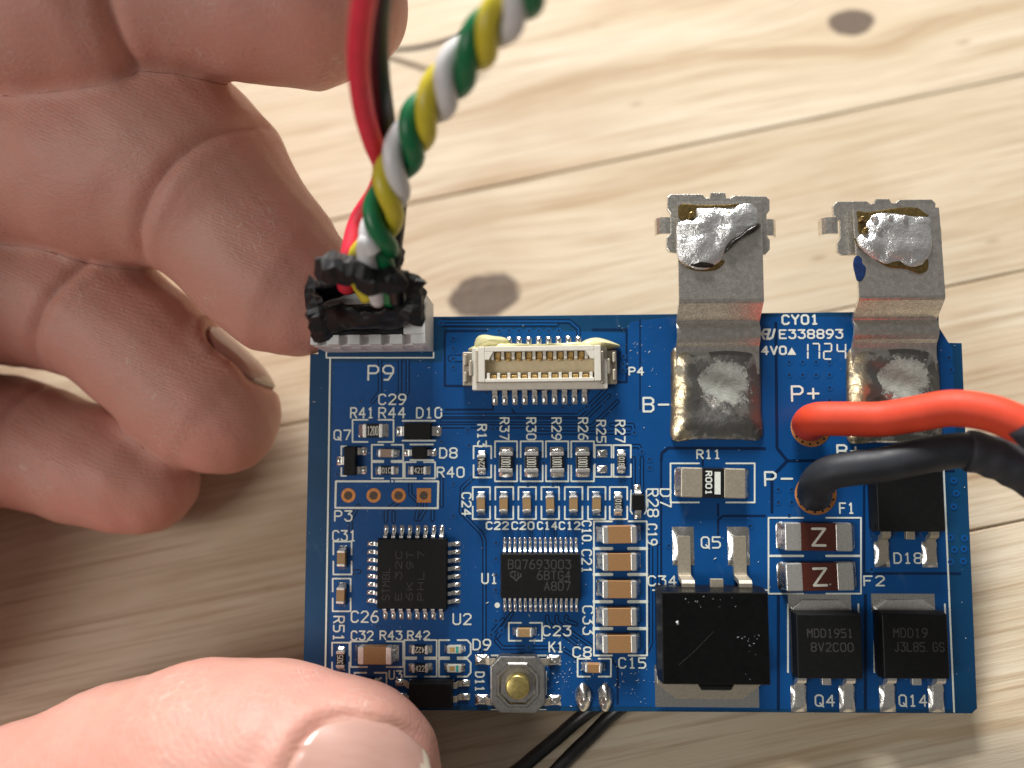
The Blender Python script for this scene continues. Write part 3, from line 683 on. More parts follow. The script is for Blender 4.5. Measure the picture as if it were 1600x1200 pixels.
def pad_mesh(lx, ly, h, mat='solder', r=0.12, key=0):
    def mk():
        mb = MB(); nx, ny = 10, 10; vs = []; fs = []; rr = random.Random(key); q = rr.uniform(-.25, .25)
        for i in range(nx):
            for j in range(ny):
                a, b = i/(nx-1)*2-1, j/(ny-1)*2-1
                e = max(abs(a), abs(b))
                z = h*(1-abs(a)**3)*(1-abs(b)**3)*(1+q*a+.2*math.sin(5*a+key)*math.sin(4*b)) if e < .99 else 0
                vs.append((a*lx/2, b*ly/2, z+0.0))
        for i in range(nx-1):
            for j in range(ny-1): fs.append((i*ny+j, (i+1)*ny+j, (i+1)*ny+j+1, i*ny+j+1))
        mb.add(vs, fs, 0, True); return mb.mesh('solder', mat)
    return cached(('pad', round(lx, 2), round(ly, 2), round(h, 2), mat, key), mk)
def box_mesh(name, mat, x0, x1, y0, y1, z0, z1, bev):
    return cached((name, mat, x0, x1, y0, y1, z0, z1, bev), lambda: MB().box(x0, x1, y0, y1, z0, z1, bev).mesh(name, mat))
cr = random.Random(5)
SIZES = {'0603': (1.62, 0.86, 0.45, 0.32, 0.40), '0805': (2.05, 1.40, 0.50, 0.40, 0.55), '1206': (3.35, 1.72, 0.55, 0.62, 0.56)}
def chip(name, size, u, v, axis='x', mat='tan', H=None, mark=None, mrot=0, term='tin', label=None, dims=None):
    Lc, Wc, h, t, p = dims or SIZES[size]
    H = H or h
    x, y = L(u, v, H*0.6)
    rz = (0 if axis == 'x' else -math.pi/2) + cr.uniform(-0.025, 0.025)
    g = 0.03
    o = put(name, box_mesh(name, mat, -Lc/2+0.06, Lc/2-0.06, -Wc/2+0.02, Wc/2-0.02, g+0.02, H-0.02, 0.04), board, (x, y, 0), rz)
    if label: o['label'] = label
    for sgn in (1, -1):
        put('terminal', box_mesh('terminal', term, Lc/2-t, Lc/2, -Wc/2, Wc/2, g, H, 0.10 if H > .6 else 0.07), o, (0, 0, 0), 0 if sgn > 0 else math.pi)
        put('solder', fillet_mesh(Wc+0.06, p, H*(0.72 if H > 1 else 0.8), cr.randrange(5)), o, (sgn*Lc/2, 0, 0), 0 if sgn > 0 else math.pi)
    if mark:
        mb = MB(); ml = Lc-2*t
        if axis == 'x': text(mb, mark, -ml*0.43, -Wc*0.30, ml*0.43, Wc*0.30, 0.07 if Wc < 1.2 else 0.085, H-0.012, mrot)
        else: text(mb, mark, -ml*0.43, -Wc*0.30, ml*0.43, Wc*0.30, 0.07 if Wc < 1.2 else 0.085, H-0.012, mrot)
        mb.obj('marking', 'rmark', o)
    return o
RES = 'rblack'
chip('resistor', '0805', 583, 673, 'x', RES, mark='1200')
chip('capacitor', '0603', 604.5, 708, 'x', 'pinkish', H=0.8, label='pinkish capacitor, the only one without a tan body')
chip('resistor', '0603', 604, 735, 'x', RES, mark='01C')
chip('resistor', '0603', 654.5, 735, 'x', RES, mark='421')
chip('resistor', '0603', 752.5, 723, 'y', RES, mark='224', mrot=2)
for u in (790.5, 830.5, 870.5, 910.5): chip('resistor', '0805', u, 722, 'y', RES, mark='1001')
chip('resistor', '0603', 971, 721, 'y', RES, mark='018')
for u in (751.5, 787, 823, 859.5, 896, 932): chip('capacitor', '0603', u, 787, 'y', 'tan', H=0.85)
chip('resistor', '0603', 966, 787, 'y', RES, mark='010')
chip('capacitor', '0603', 534, 872, 'y', 'tan', H=0.85); chip('capacitor', '0603', 533, 930, 'y', 'tan', H=0.85)
chip('resistor', '0603', 532, 1030, 'y', RES, mark='305', mrot=2)
chip('capacitor', '1206', 587, 1023, 'x', 'tan2', H=1.15)
chip('resistor', '0603', 656.5, 1015, 'x', RES, mark='422', mrot=2); chip('resistor', '0603', 656.5, 1044, 'x', RES, mark='422')
chip('resistor', '0603', 577.5, 1066, 'x', RES, mark='01C', mrot=2)
chip('capacitor', '0603', 819.5, 988, 'x', 'tan', H=0.8); chip('capacitor', '0603', 927, 1043.5, 'x', 'tan2', H=0.8)
for v in (835, 877.5, 920, 963, 1005): chip('capacitor', '1206', 967.5, v, 'x', 'tan2', H=1.2)
# current shunt and fuses
o = chip('shunt_resistor', None, 1113.5, 754.5, 'x', 'rblack', H=0.85, dims=(6.35, 2.95, 0.85, 2.15, 0.55), term='tin_warm')
mb = MB(); text(mb, 'R001', -0.72, -1.12, -0.18, 1.12, 0.13, 0.838, 1); mb.box(0.12, 0.70, -1.10, 1.10, 0.80, 0.840); mb.obj('marking', 'silk', o)
for k, v in enumerate((838.5, 900.5)):
    o = chip('fuse', None, 1277+k*2, v, 'x', 'fusebrown', H=1.0, dims=(6.5, 2.7, 1.0, 1.62, 0.62), term='tin')
    mb = MB(); text(mb, 'Z', -0.60, -0.80, 0.62, 0.80, 0.24, 0.988)
    if k: mb.revolve([(0.09, 0.985), (0.08, 0.990)], 0.95, -0.72, 10, 0, False)
    mb.obj('marking', 'rmark', o)
    if k: MB().revolve([(.09, 0.985), (.08, 0.990)], 0.95, -0.72, 10, 0, False).obj('dot', 'rmark', o)
# bare pads of the unfitted resistor
for k, v in enumerate((708.5, 733)):
    x, y = L(941, v); put('solder_pad', pad_mesh(0.98, 0.75, 0.16, key=k+1), board, (x, y, 0.02))
# indicator lights
for v in (1014.5, 1044):
    x, y = L(710, v, .3); rz = cr.uniform(-.02, .02)
    o = put('indicator_light', box_mesh('indicator_light', 'led', -.72, .72, -.38, .38, .03, .5, .08), board, (x, y, 0), rz)
    MB().box(0.18, 0.42, -.32, .32, .3, .505, .01).obj('lens', 'teal', o)
    MB().box(-0.45, 0.05, -.22, .22, .3, .508, .02).obj('die', 'gold', o)
    for sg in (1, -1): put('solder', fillet_mesh(.84, .38, .42, cr.randrange(5)), o, (sg*.7, 0, 0), 0 if sg > 0 else math.pi)

# ------------------------------------------------------------------ gull-wing pins
def pin_mesh(w, prof, th, name='pin', mat='tin', toe=True):
    """prof: (x, z) from the body outwards; local +x points away from the package"""
    def mk():
        mb = MB(); pr = [(z_[0], z_[1]) for z_ in prof]; n = len(pr); vs = []; fs = []
        P = [Vector(p) for p in pr]
        for i in range(n):
            t = (P[min(i+1, n-1)]-P[max(i-1, 0)]).normalized(); nn = Vector((-t.y, t.x))
            a, b = P[i], P[i]-nn*th
            vs += [(a.x, -w/2, a.y), (a.x, w/2, a.y), (b.x, w/2, b.y), (b.x, -w/2, b.y)]
        for i in range(n-1):
            for k in range(4): fs.append((i*4+(k+1) % 4, i*4+k, (i+1)*4+k, (i+1)*4+(k+1) % 4))
        fs.append((0, 1, 2, 3)); fs.append(tuple((n-1)*4+k for k in (3, 2, 1, 0)))
        mb.add(vs, fs, 0)
        if toe:
            x1 = pr[-1][0]; x0 = pr[-2][0]; nx, ny = 7, 5; vs = []; fs = []
            for i in range(nx):
                s_ = i/(nx-1); X = x0-0.1+(x1+0.28-x0+0.1)*s_
                for j in range(ny):
                    t = j/(ny-1)*2-1; hh_ = (th+0.10)*math.sin(math.pi*min(1, s_*1.0))**0.6*(1-t*t*0.8)
                    vs.append((X, t*(w/2+0.05), 0 if (abs(t) > .99 or s_ in (0, 1)) else hh_))
            for i in range(nx-1):
                for j in range(ny-1): fs.append((i*ny+j, (i+1)*ny+j, (i+1)*ny+j+1, i*ny+j+1))
            mb.add(vs, fs, 1, True)
        return mb.mesh(name, (mat, 'solder'))
    return cached(('pin', w, tuple(map(tuple, prof)), th, mat, toe), mk)
def pins(o, me, spots, name='pin'):
    for (x, y, rz) in spots:
        put(name, me, o, (x, y, 0), rz)
GULL = [(-0.05, 0.62), (0.16, 0.62), (0.27, 0.52), (0.40, 0.16), (0.52, 0.12), (0.92, 0.12)]
# microcontroller
x, y = L(643.5, 897, 1.2)
o = MB().frustum(-3.5, 3.5, -3.45, 3.45, 0.12, 1.25, 0.10).obj('microcontroller', 'epoxy', board, (x, y, 0))
o['label'] = 'square black chip with pins on all four sides'
pm = pin_mesh(0.36, GULL, 0.13)
sp = []
for k in range(8):
    q = (k-3.5)*0.80
    sp += [(q, 3.45, math.pi/2), (q, -3.45, -math.pi/2), (3.5, q, 0), (-3.5, q, math.pi)]
pins(o, pm, sp)
for txt, xa, xb in (('STM8L', -2.9, -2.2), ('E 32C', -1.6, -1.0), ('6K 9T', -0.5, 0.1), ('PHL 7', 0.6, 1.2)):
    mb = MB(); text(mb, txt, xa, -2.5, xb, 2.2 if xa > -2 else .6, .09, 1.253, 3); mb.obj('marking', 'laser', o)
mb = MB(); mb.revolve([(.30, 1.252), (.24, 1.249), (.0, 1.249)], -2.9, 2.9, 18, 0, False); mb.obj('dimple', 'epoxy_gloss', o)
# battery monitor
x, y = L(844.5, 900, 1.0)
o = MB().frustum(-3.95, 3.95, -2.2, 2.2, 0.10, 1.1, 0.09).obj('monitor_chip', 'epoxy', board, (x, y, 0))
o['label'] = 'long black chip with a row of fine pins above and below'
pm = pin_mesh(0.23, [(-0.05, 0.58), (0.14, 0.58), (0.26, 0.48), (0.42, 0.15), (0.55, 0.11), (1.15, 0.11)], 0.12)
sp = []
for k in range(15): sp += [((k-7)*0.507, 2.2, math.pi/2), ((k-7)*0.507, -2.2, -math.pi/2)]
pins(o, pm, sp)
mb = MB(); z = 1.103
text(mb, 'BQ7693003', -3.15, 0.72, 2.95, 1.55, .10, z); text(mb, '6BTG4', -0.30, -0.32, 2.9, 0.48, .10, z); text(mb, 'A8D7', 0.40, -1.35, 2.9, -0.56, .10, z)
mb.stroke([(1.85, -0.47), (2.9, -0.47)], .07, z)
mb.stroke([(-2.95, 0.25), (-2.75, 0.42), (-2.45, 0.42)], .16, z); mb.stroke([(-2.95, 0.05), (-2.55, -0.25), (-2.35, -0.45), (-2.2, -0.2), (-1.9, 0.0), (-1.95, 0.2)], .15, z); mb.stroke([(-2.5, 0.2), (-2.5, -0.1)], .12, z); mb.stroke([(-2.2, 0.35), (-2.2, 0.0)], .12, z)
mb.obj('marking', 'laser', o)
mb = MB(); mb.revolve([(.36, 1.102), (.28, 1.098), (.0, 1.098)], -3.0, -1.4, 18, 0, False); mb.obj('dimple', 'epoxy_gloss', o)
# small transistor, diodes, optocoupler
SG = [(-0.05, 0.55), (0.12, 0.55), (0.22, 0.45), (0.30, 0.16), (0.40, 0.12), (0.62, 0.12)]
x, y = L(546.5, 720, .9)
o = MB().frustum(-0.66, 0.66, -1.45, 1.45, 0.05, 1.0, 0.10).obj('transistor', 'epoxy', board, (x, y, 0))
pins(o, pin_mesh(0.72, SG, .14, 'lead'), [(0.66, 0.95, 0), (0.66, -0.95, 0)], 'lead'); pins(o, pin_mesh(0.82, SG, .14, 'lead'), [(-0.66, 0, math.pi)], 'lead')
x, y = L(652, 673.5, 1.0)
o = MB().frustum(-1.42, 1.42, -0.86, 0.86, 0.05, 1.05, 0.10).obj('diode', 'epoxy', board, (x, y, 0))
pins(o, pin_mesh(0.95, SG, .14, 'lead'), [(1.42, 0, 0), (-1.42, 0, math.pi)], 'lead')
x, y = L(655, 707.5, .7)
o = MB().frustum(-0.8, 0.8, -0.62, 0.62, 0.05, 0.8, 0.08).obj('diode', 'epoxy', board, (x, y, 0))
pins(o, pin_mesh(0.62, SG, .12, 'lead'), [(0.8, 0, 0), (-0.8, 0, math.pi)], 'lead')
x, y = L(997.5, 785, .7)
o = MB().frustum(-0.64, 0.64, -0.80, 0.80, 0.05, 0.8, 0.08).obj('diode', 'epoxy', board, (x, y, 0))
pins(o, pin_mesh(0.62, SG, .12, 'lead'), [(0, 0.80, math.pi/2), (0, -0.80, -math.pi/2)], 'lead')
x, y = L(672.5, 1086, 1.6)
o = MB().frustum(-2.15, 2.15, -1.22, 1.22, 0.08, 1.9, 0.12).obj('optocoupler', 'epoxy', board, (x, y, 0))
pm = pin_mesh(0.55, [(-0.05, 0.9), (0.2, 0.9), (0.36, 0.75), (0.5, 0.2), (0.7, 0.15), (1.3, 0.15)], .16, 'lead', 'tin_warm')
pins(o, pm, [(2.15, .68, 0), (2.15, -.62, 0), (-2.15, .68, math.pi), (-2.15, -.62, math.pi)], 'lead')

# ------------------------------------------------------------------ power transistors
def power(name, u, v, Wd, Hd, h, flip, mat, lead_w, lead_dx, tab_w, tab_l, lead_len, label, marks=(), stub=True, notch=False, tabmat='tin_warm', lo=0.0):
    """moulded power package: metal tab on one end, two leads and a stub on the other"""
    x, y = L(u, v, h)
    o = MB().frustum(-Wd/2, Wd/2, -Hd/2, Hd/2, 0.12, h, 0.16, .10).obj(name, mat, board, (x, y, 0), math.pi if flip else 0)
    if label: o['label'] = label
    # tab at +y, leads at -y
    c = tab_w*0.14
    tb = MB().prism([(-tab_w/2, Hd/2-0.3), (tab_w/2, Hd/2-0.3), (tab_w/2, Hd/2+tab_l-c), (tab_w/2-c*1.3, Hd/2+tab_l), (-tab_w/2+c*1.3, Hd/2+tab_l), (-tab_w/2, Hd/2+tab_l-c)], 0.04, 0.55 if h < 3 else 1.2, .07)
    tb.obj('metal_tab', tabmat, o)
    put('solder_pad', pad_mesh(Wd*0.99 if notch else tab_w+0.55, tab_l+(1.9 if notch else 1.0), 0.10, key=7 if notch else 8), o, (0, Hd/2+tab_l*0.5+(.2 if notch else 0), 0.02))
    zt = 1.25 if h < 3 else 2.4
    ld = [(-0.05, zt), (0.35, zt), (0.62, zt-0.2), (0.85, 0.55), (1.05, 0.48), (lead_len, 0.48)]
    me = pin_mesh(lead_w, ld, .45, 'lead', tabmat, False)
    for sg in (-1, 1):
        put('lead', me, o, (sg*lead_dx+lo, -Hd/2, 0), -math.pi/2)
        put('solder_pad', pad_mesh(lead_w*1.75, lead_len*0.82, 0.34, key=11+sg), o, (sg*lead_dx+lo, -Hd/2-lead_len*0.78, 0.02))
    if stub: MB().box(lo-lead_w*.5, lo+lead_w*.5, -Hd/2-0.75, -Hd/2+0.1, zt-0.45, zt, .04).obj('stub', tabmat, o)
    for (txt, x0, y0, x1, y1) in marks:
        mb = MB(); text(mb, txt, x0, y0, x1, y1, .10, h+0.003); mb.obj('marking', 'laser', o)
    return o
o = power('power_transistor', 1118, 997.5, 10.15, 8.65, 4.4, True, 'epoxy_gloss', 1.22, 2.72, 10.0, 2.1, 4.6, 'largest glossy black power transistor, dusty and scratched', notch=True, lo=-.7)
MB().prism([(-1.65, 4.25), (1.65, 4.25), (1.35, 4.72), (-1.35, 4.72)], 0.6, 4.3, .08).obj('tab_notch', 'epoxy', o)
mb = MB(); mb.revolve([(.62, 4.402), (.55, 4.39), (.0, 4.385)], 0.4, -2.5, 22, 0, False); mb.obj('dimple', 'epoxy', o)
mb = MB(); rd = random.Random(4)
for k in range(34):
    a, b = (rd.gauss(-3.2, .7), rd.gauss(0.4, .6)) if k < 16 else ((rd.gauss(0.8, 1.2), rd.gauss(-3.4, .4)) if k < 30 else (rd.uniform(-4.6, 4.6), rd.choice((rd.gauss(3.6, .4), rd.uniform(-4, 4)))))
    if abs(a) > 4.6 or abs(b) > 3.9: continue
    r = rd.uniform(.015, .045)
    mb.add([(a+r, b, 4.405), (a, b+r*1.3, 4.405), (a-r*1.2, b, 4.405), (a, b-r, 4.405), (a, b, 4.405+r)], [(0, 1, 4), (1, 2, 4), (2, 3, 4), (3, 0, 4)])
mb.add([(3.65, -1.5, 4.405), (3.5, -1.2, 4.405), (3.35, -1.25, 4.405), (3.4, -1.6, 4.405), (3.5, -1.4, 4.55)], [(0, 1, 4), (1, 2, 4), (2, 3, 4), (3, 0, 4)])
q = mb.obj('dust', 'dust', o); q['kind'] = 'stuff'
mb = MB(); mb.stroke([(3.4, 2.4), (2.0, 1.2), (0.2, -0.6)], .035, 4.404); mb.obj('scratch', 'laser', o)
power('power_transistor', 1296, 1010, 6.35, 6.25, 2.3, False, 'epoxy', 0.86, 2.32, 5.55, .85, 3.05, 'power transistor with a faint two line marking', (('MDD1951', -2.0, 0.85, 2.2, 1.6), ('8V2C00', -1.7, -0.45, 2.2, 0.3)), tabmat='tin')
power('power_transistor', 1431, 1010, 6.35, 6.25, 2.3, False, 'epoxy', 0.86, 2.32, 5.55, .85, 3.05, 'power transistor in the lower right corner with a legible two line marking', (('MDD19', -2.0, 0.85, 1.1, 1.65), ('J3L85.GS', -2.0, -0.45, 2.6, 0.35)), lo=.45, tabmat='tin')
o = power('rectifier', 1423, 783, 6.6, 6.0, 2.3, False, 'epoxy', 0.84, 2.30, 5.5, 1.1, 3.0, 'rectifier half under the thick black wire', lo=.35)
mb = MB(); mb.revolve([(.62, 2.302), (.56, 2.29), (.0, 2.288)], 0.35, 0.9, 22, 0, False); mb.obj('dimple', 'epoxy_gloss', o)

# ------------------------------------------------------------------ push button
x, y = L(809, 1068, 1.0)
def octa(r, c): return [(-r+c, -r), (r-c, -r), (r, -r+c), (r, r-c), (r-c, r), (-r+c, r), (-r, r-c), (-r, -r+c)]
o = MB().prism(octa(2.66, .95), .1, 1.45, .14).obj('push_button', 'cover', board, (x, y, 0))
mb = MB(); mb.prism(octa(2.66, 2.0)[:], .05, .6, .05); mb.obj('base', 'epoxy', o)
def ringmesh(r0, r1, z0, z1):
    A = octa(r0, r0*.55); Bq = octa(r1, r1*.55); C_ = octa(r1-.14, (r1-.14)*.55); D = octa(r0+.14, (r0+.14)*.55)
    vs = [(a, b, z0) for a, b in Bq] + [(a, b, z1) for a, b in C_] + [(a, b, z1) for a, b in D] + [(a, b, z0) for a, b in A]
    fs = [(q*8+k, q*8+(k+1) % 8, q*8+8+(k+1) % 8, q*8+8+k) for q in range(3) for k in range(8)]
    return MB().add(vs, fs)
ringmesh(1.62, 2.12, 1.44, 1.68).obj('raised_rim', 'cover', o)
MB().revolve([(1.14, 1.44), (1.14, 2.2), (1.08, 2.32), (.95, 2.37), (.0, 2.37)], 0, 0, 36, 0, True).obj('plunger', 'brass', o)
lg = pin_mesh(.62, [(-.1, .75), (.5, .75), (.8, .6), (.95, .2), (1.1, .16), (1.5, .16)], .2, 'leg', 'tin_warm')
for sx in (1, -1):
    for yy in (1.98, -1.85):
        put('leg', lg, o, (sx*2.3, yy, 0), 0 if sx > 0 else math.pi)
        put('solder_pad', pad_mesh(1.35, 1.0, .32, key=21+sx), o, (sx*3.55, yy, 0.02))
# two through-hole joints at the bottom edge
for k, (u, v, rx, ry) in enumerate(((911.5, 1089, .82, 1.36), (945.5, 1089, .74, 1.36))):
    x, y = L(u, v); mb = MB(); rr = random.Random(k)
    mb.blob([(rx*math.cos(a)*(1+.05*math.sin(3*a+k)), ry*math.sin(a)) for a in [2*math.pi*i/12 for i in range(12)]],
            lambda w, X, Y, rx=rx, ry=ry: .05+1.0*w**.55*(1-.25*Y) + .10*math.sin(4*X+3*Y), 0, 9)
    mb.obj('solder_joint', 'solder', board, (x, y, 0.02))
# four plated holes
for k, u in enumerate((544.5, 584, 623, 662.5)):
    x, y = L(u, 774); mb = MB(); r0, r1 = .44, .74; N = 32; vs = []; fs = []
    for i in range(N):
        a = 2*math.pi*i/N; ca, sa = math.cos(a), math.sin(a); q = r1
        if k == 3: q = .73/max(abs(ca), abs(sa))
        vs += [(q*ca, q*sa, .030), (q*ca*.97, q*sa*.97, .055), (r0*ca, r0*sa, .055), (r0*.93*ca, r0*.93*sa, -.0), (r0*.93*ca, r0*.93*sa, .031), (0, 0, .031)]
    for i in range(N):
        j = (i+1) % N
        fs += [(i*6, j*6, j*6+1, i*6+1), (i*6+1, j*6+1, j*6+2, i*6+2), (i*6+2, j*6+2, j*6+4, i*6+4)]
    mb.add(vs, fs, 0, False)
    mb.add([(r0*.93*math.cos(2*math.pi*i/N), r0*.93*math.sin(2*math.pi*i/N), .033) for i in range(N)], [tuple(range(N))], 1)
    mb.obj('plated_hole', ('copper', 'hole'), board, (x, y, 0))
# copper rings round the power wires
for (u, v, r) in ((1267, 667, 2.0), (1274.5, 772, 2.05)):
    x, y = L(u, v); mb = MB(); mb.revolve([(r, .03), (r-.03, .05), (.6, .05)], 0, 0, 40)
    o = mb.obj('copper_ring', 'copper', board, (x, y, 0))
    mb = MB()
    for k in range(14):
        a = 2*math.pi*(k+.3)/14; mb.revolve([(.13, .050), (.125, .056), (.0, .056)], (r-.28)*math.cos(a), (r-.28)*math.sin(a), 10, 0, False)
    mb.obj('ring_vias', 'dark', o)['kind'] = 'stuff'
    MB().blob([(1.35*math.cos(q*.628), 1.35*math.sin(q*.628)) for q in range(10)], lambda w, X, Y: .06+1.0*w**.7, 0, 6).obj('solder_joint', 'solder', o)
# ------------------------------------------------------------------ ribbon connector P4
x, y = L(843, 574.5, 1.0); A4 = 0.008
conn = put('ribbon_connector', MB().box(-6.75, 6.75, -2.2, 2.05, .25, 1.25, .06).mesh('ribbon_connector', ['cream']), board, (x, y, 0), A4)
conn['label'] = 'cream ribbon connector with two rows of gold contacts'
zt = 2.7
mb = MB()
mb.box(-6.02, -5.38, -1.55, 1.98, 1.25, zt, .07); mb.box(5.38, 6.02, -1.55, 1.98, 1.25, zt, .07)
mb.box(-5.36, 5.36, 1.48, 1.98, 1.25, zt-.003, .05); mb.box(-5.36, 5.36, -1.55, -1.20, 1.25, zt-.003, .05)
mb.prism([(-5.38, 1.48), (-5.38, .7), (-5.0, .7), (-4.55, 1.48)][::1], 1.25, zt-.006); mb.prism([(5.38, 1.48), (4.55, 1.48), (5.0, .7), (5.38, .7)], 1.25, zt-.006)
for k in range(10): mb.box(-4.92+k*1.03-.15+.27, -4.92+k*1.03+.15+.27, .72, 1.475, 1.25, zt-.2, .03)
for k in range(11): mb.box(-5.05+k*1.01-.14, -5.05+k*1.01+.14, -1.195, -.62, 1.25, zt-.15, .03)
mb.obj('rim', 'cream', conn)
MB().box(-5.37, 5.37, -1.19, 1.47, 1.252, 1.36).obj('floor', 'cream_in', conn)
MB().box(-.35, .45, -2.26, -1.58, .3, 1.0).obj('key_slot', 'dark', conn)
def contact(yy, sg, k):
    return [(0, 0)]
cm = cached('contact_up', lambda: MB().box(-.27, .27, .88, 1.46, 1.3, 2.15, .08).box(-.20, .20, .62, .98, 1.3, 1.85, .1).mesh('contact', ['gold']))
for k in range(9): put('contact', cm, conn, (-4.13+k*1.03, 0, 0))
cm = cached('contact_dn', lambda: MB().box(-.28, .28, -1.18, -.80, 1.3, 2.0, .06).mesh('contact', ['gold']))
for k in range(10): put('contact', cm, conn, (-4.545+k*1.01, 0, 0))
pm = pin_mesh(.50, [(-.1, .55), (.1, .52), (.3, .3), (.55, .16), (1.25, .13)], .14)
for k in range(10): put('pin', pm, conn, (-4.55+k*1.005, -2.15, 0), -math.pi/2)
pm = pin_mesh(.50, [(-.1, .5), (.1, .45), (.3, .2), (1.0, .13)], .14)
for k in range(9): put('pin', pm, conn, (-4.05+k*1.005, 2.0, 0), math.pi/2)
for sg in (1, -1):
    mb = MB(); mb.box(6.1, 7.75, -1.72, 1.70, .05, .75, .08); mb.box(6.05, 6.35, -1.75, 1.5, .75, 2.0, .08); mb.box(6.72, 7.05, -.8, .8, .75, 1.5, .1)
    mb.box(7.25, 7.62, -1.45, -.25, .75, 1.45, .12); mb.box(7.25, 7.62, .35, 1.45, .75, 1.45, .12)
    mb.obj('anchor', 'tin_warm', conn, (0, 0, 0), 0 if sg > 0 else math.pi)
gr = random.Random(9)
for poly, hm in (([(-6.4, 2.0), (-4.2, 2.0), (-3.6, 2.2), (-3.0, 2.75), (-3.5, 3.2), (-4.6, 3.35), (-5.6, 3.5), (-6.3, 3.3), (-6.6, 2.6)], 1.7),
                 ([(-6.2, 1.75), (6.4, 1.75), (6.7, 2.3), (4.2, 2.55), (0.5, 2.25), (-3.2, 2.5), (-6.3, 2.5)], 1.9),
                 ([(4.0, 2.0), (6.7, 1.9), (7.9, 2.0), (8.2, 2.2), (6.9, 2.75), (5.6, 3.05), (4.4, 2.7)], 1.6)):
    MB().blob(poly, lambda w, X, Y, hm=hm: .05+hm*w**.35*(1+.15*math.sin(2.1*X)), 0.05, 8).obj('glue', 'glue', conn)

# ------------------------------------------------------------------ wire header P9
pa, pb = L(510.5, 550.5, 0), L(677.5, 549.5, 0)
hw = (pb[0]-pa[0])/2; xc = (pa[0]+pb[0])/2; yf = (pa[1]+pb[1])/2
MB().prism([(-hw+.35, 1.0), (hw-2.15, 1.0), (hw-2.15, 3.75), (-hw+.35, 3.75)], 5.2, 5.6, .1).obj('hollow_shade', 'tape', board, (xc, yf, 0), .005)  # black floor added inside the tape hollow, stands in for its shade
hd = put('wire_header', MB().box(-hw, hw, 0, 4.9, .05, 4.9, .05).mesh('wire_header', ['white']), board, (xc, yf, 0), .005)
hd['label'] = 'white wire header at the upper left corner'
mb = MB(); npin = 5; pit = 2.02
xs = -hw; 
for k in range(npin+1):
    a = xs if k == 0 else -hw+1.15+(k-1)*pit+.42; b = hw if k == npin else -hw+1.15+k*pit-.42
    mb.box(a, b, .03, .95, 4.902, 5.9, .05)
mb.box(-hw, hw, 3.9, 4.88, 4.902, 5.9, .05); mb.box(hw-2.1, hw-.02, .97, 3.88, 4.902, 5.88, .05)
mb.obj('rim', 'white', hd)
mb = MB()
for k in range(5):
    q = -hw+2.0+k*2.0; mb.box(q-.45, q+.45, -.07, 0.0, 1.2, 3.9, .03)
mb.obj('front_ribs', 'white', hd)
MB().box(-hw+.3, hw-2.2, .96, 3.8, 4.904, 5.2).obj('plug_face', 'white', hd)

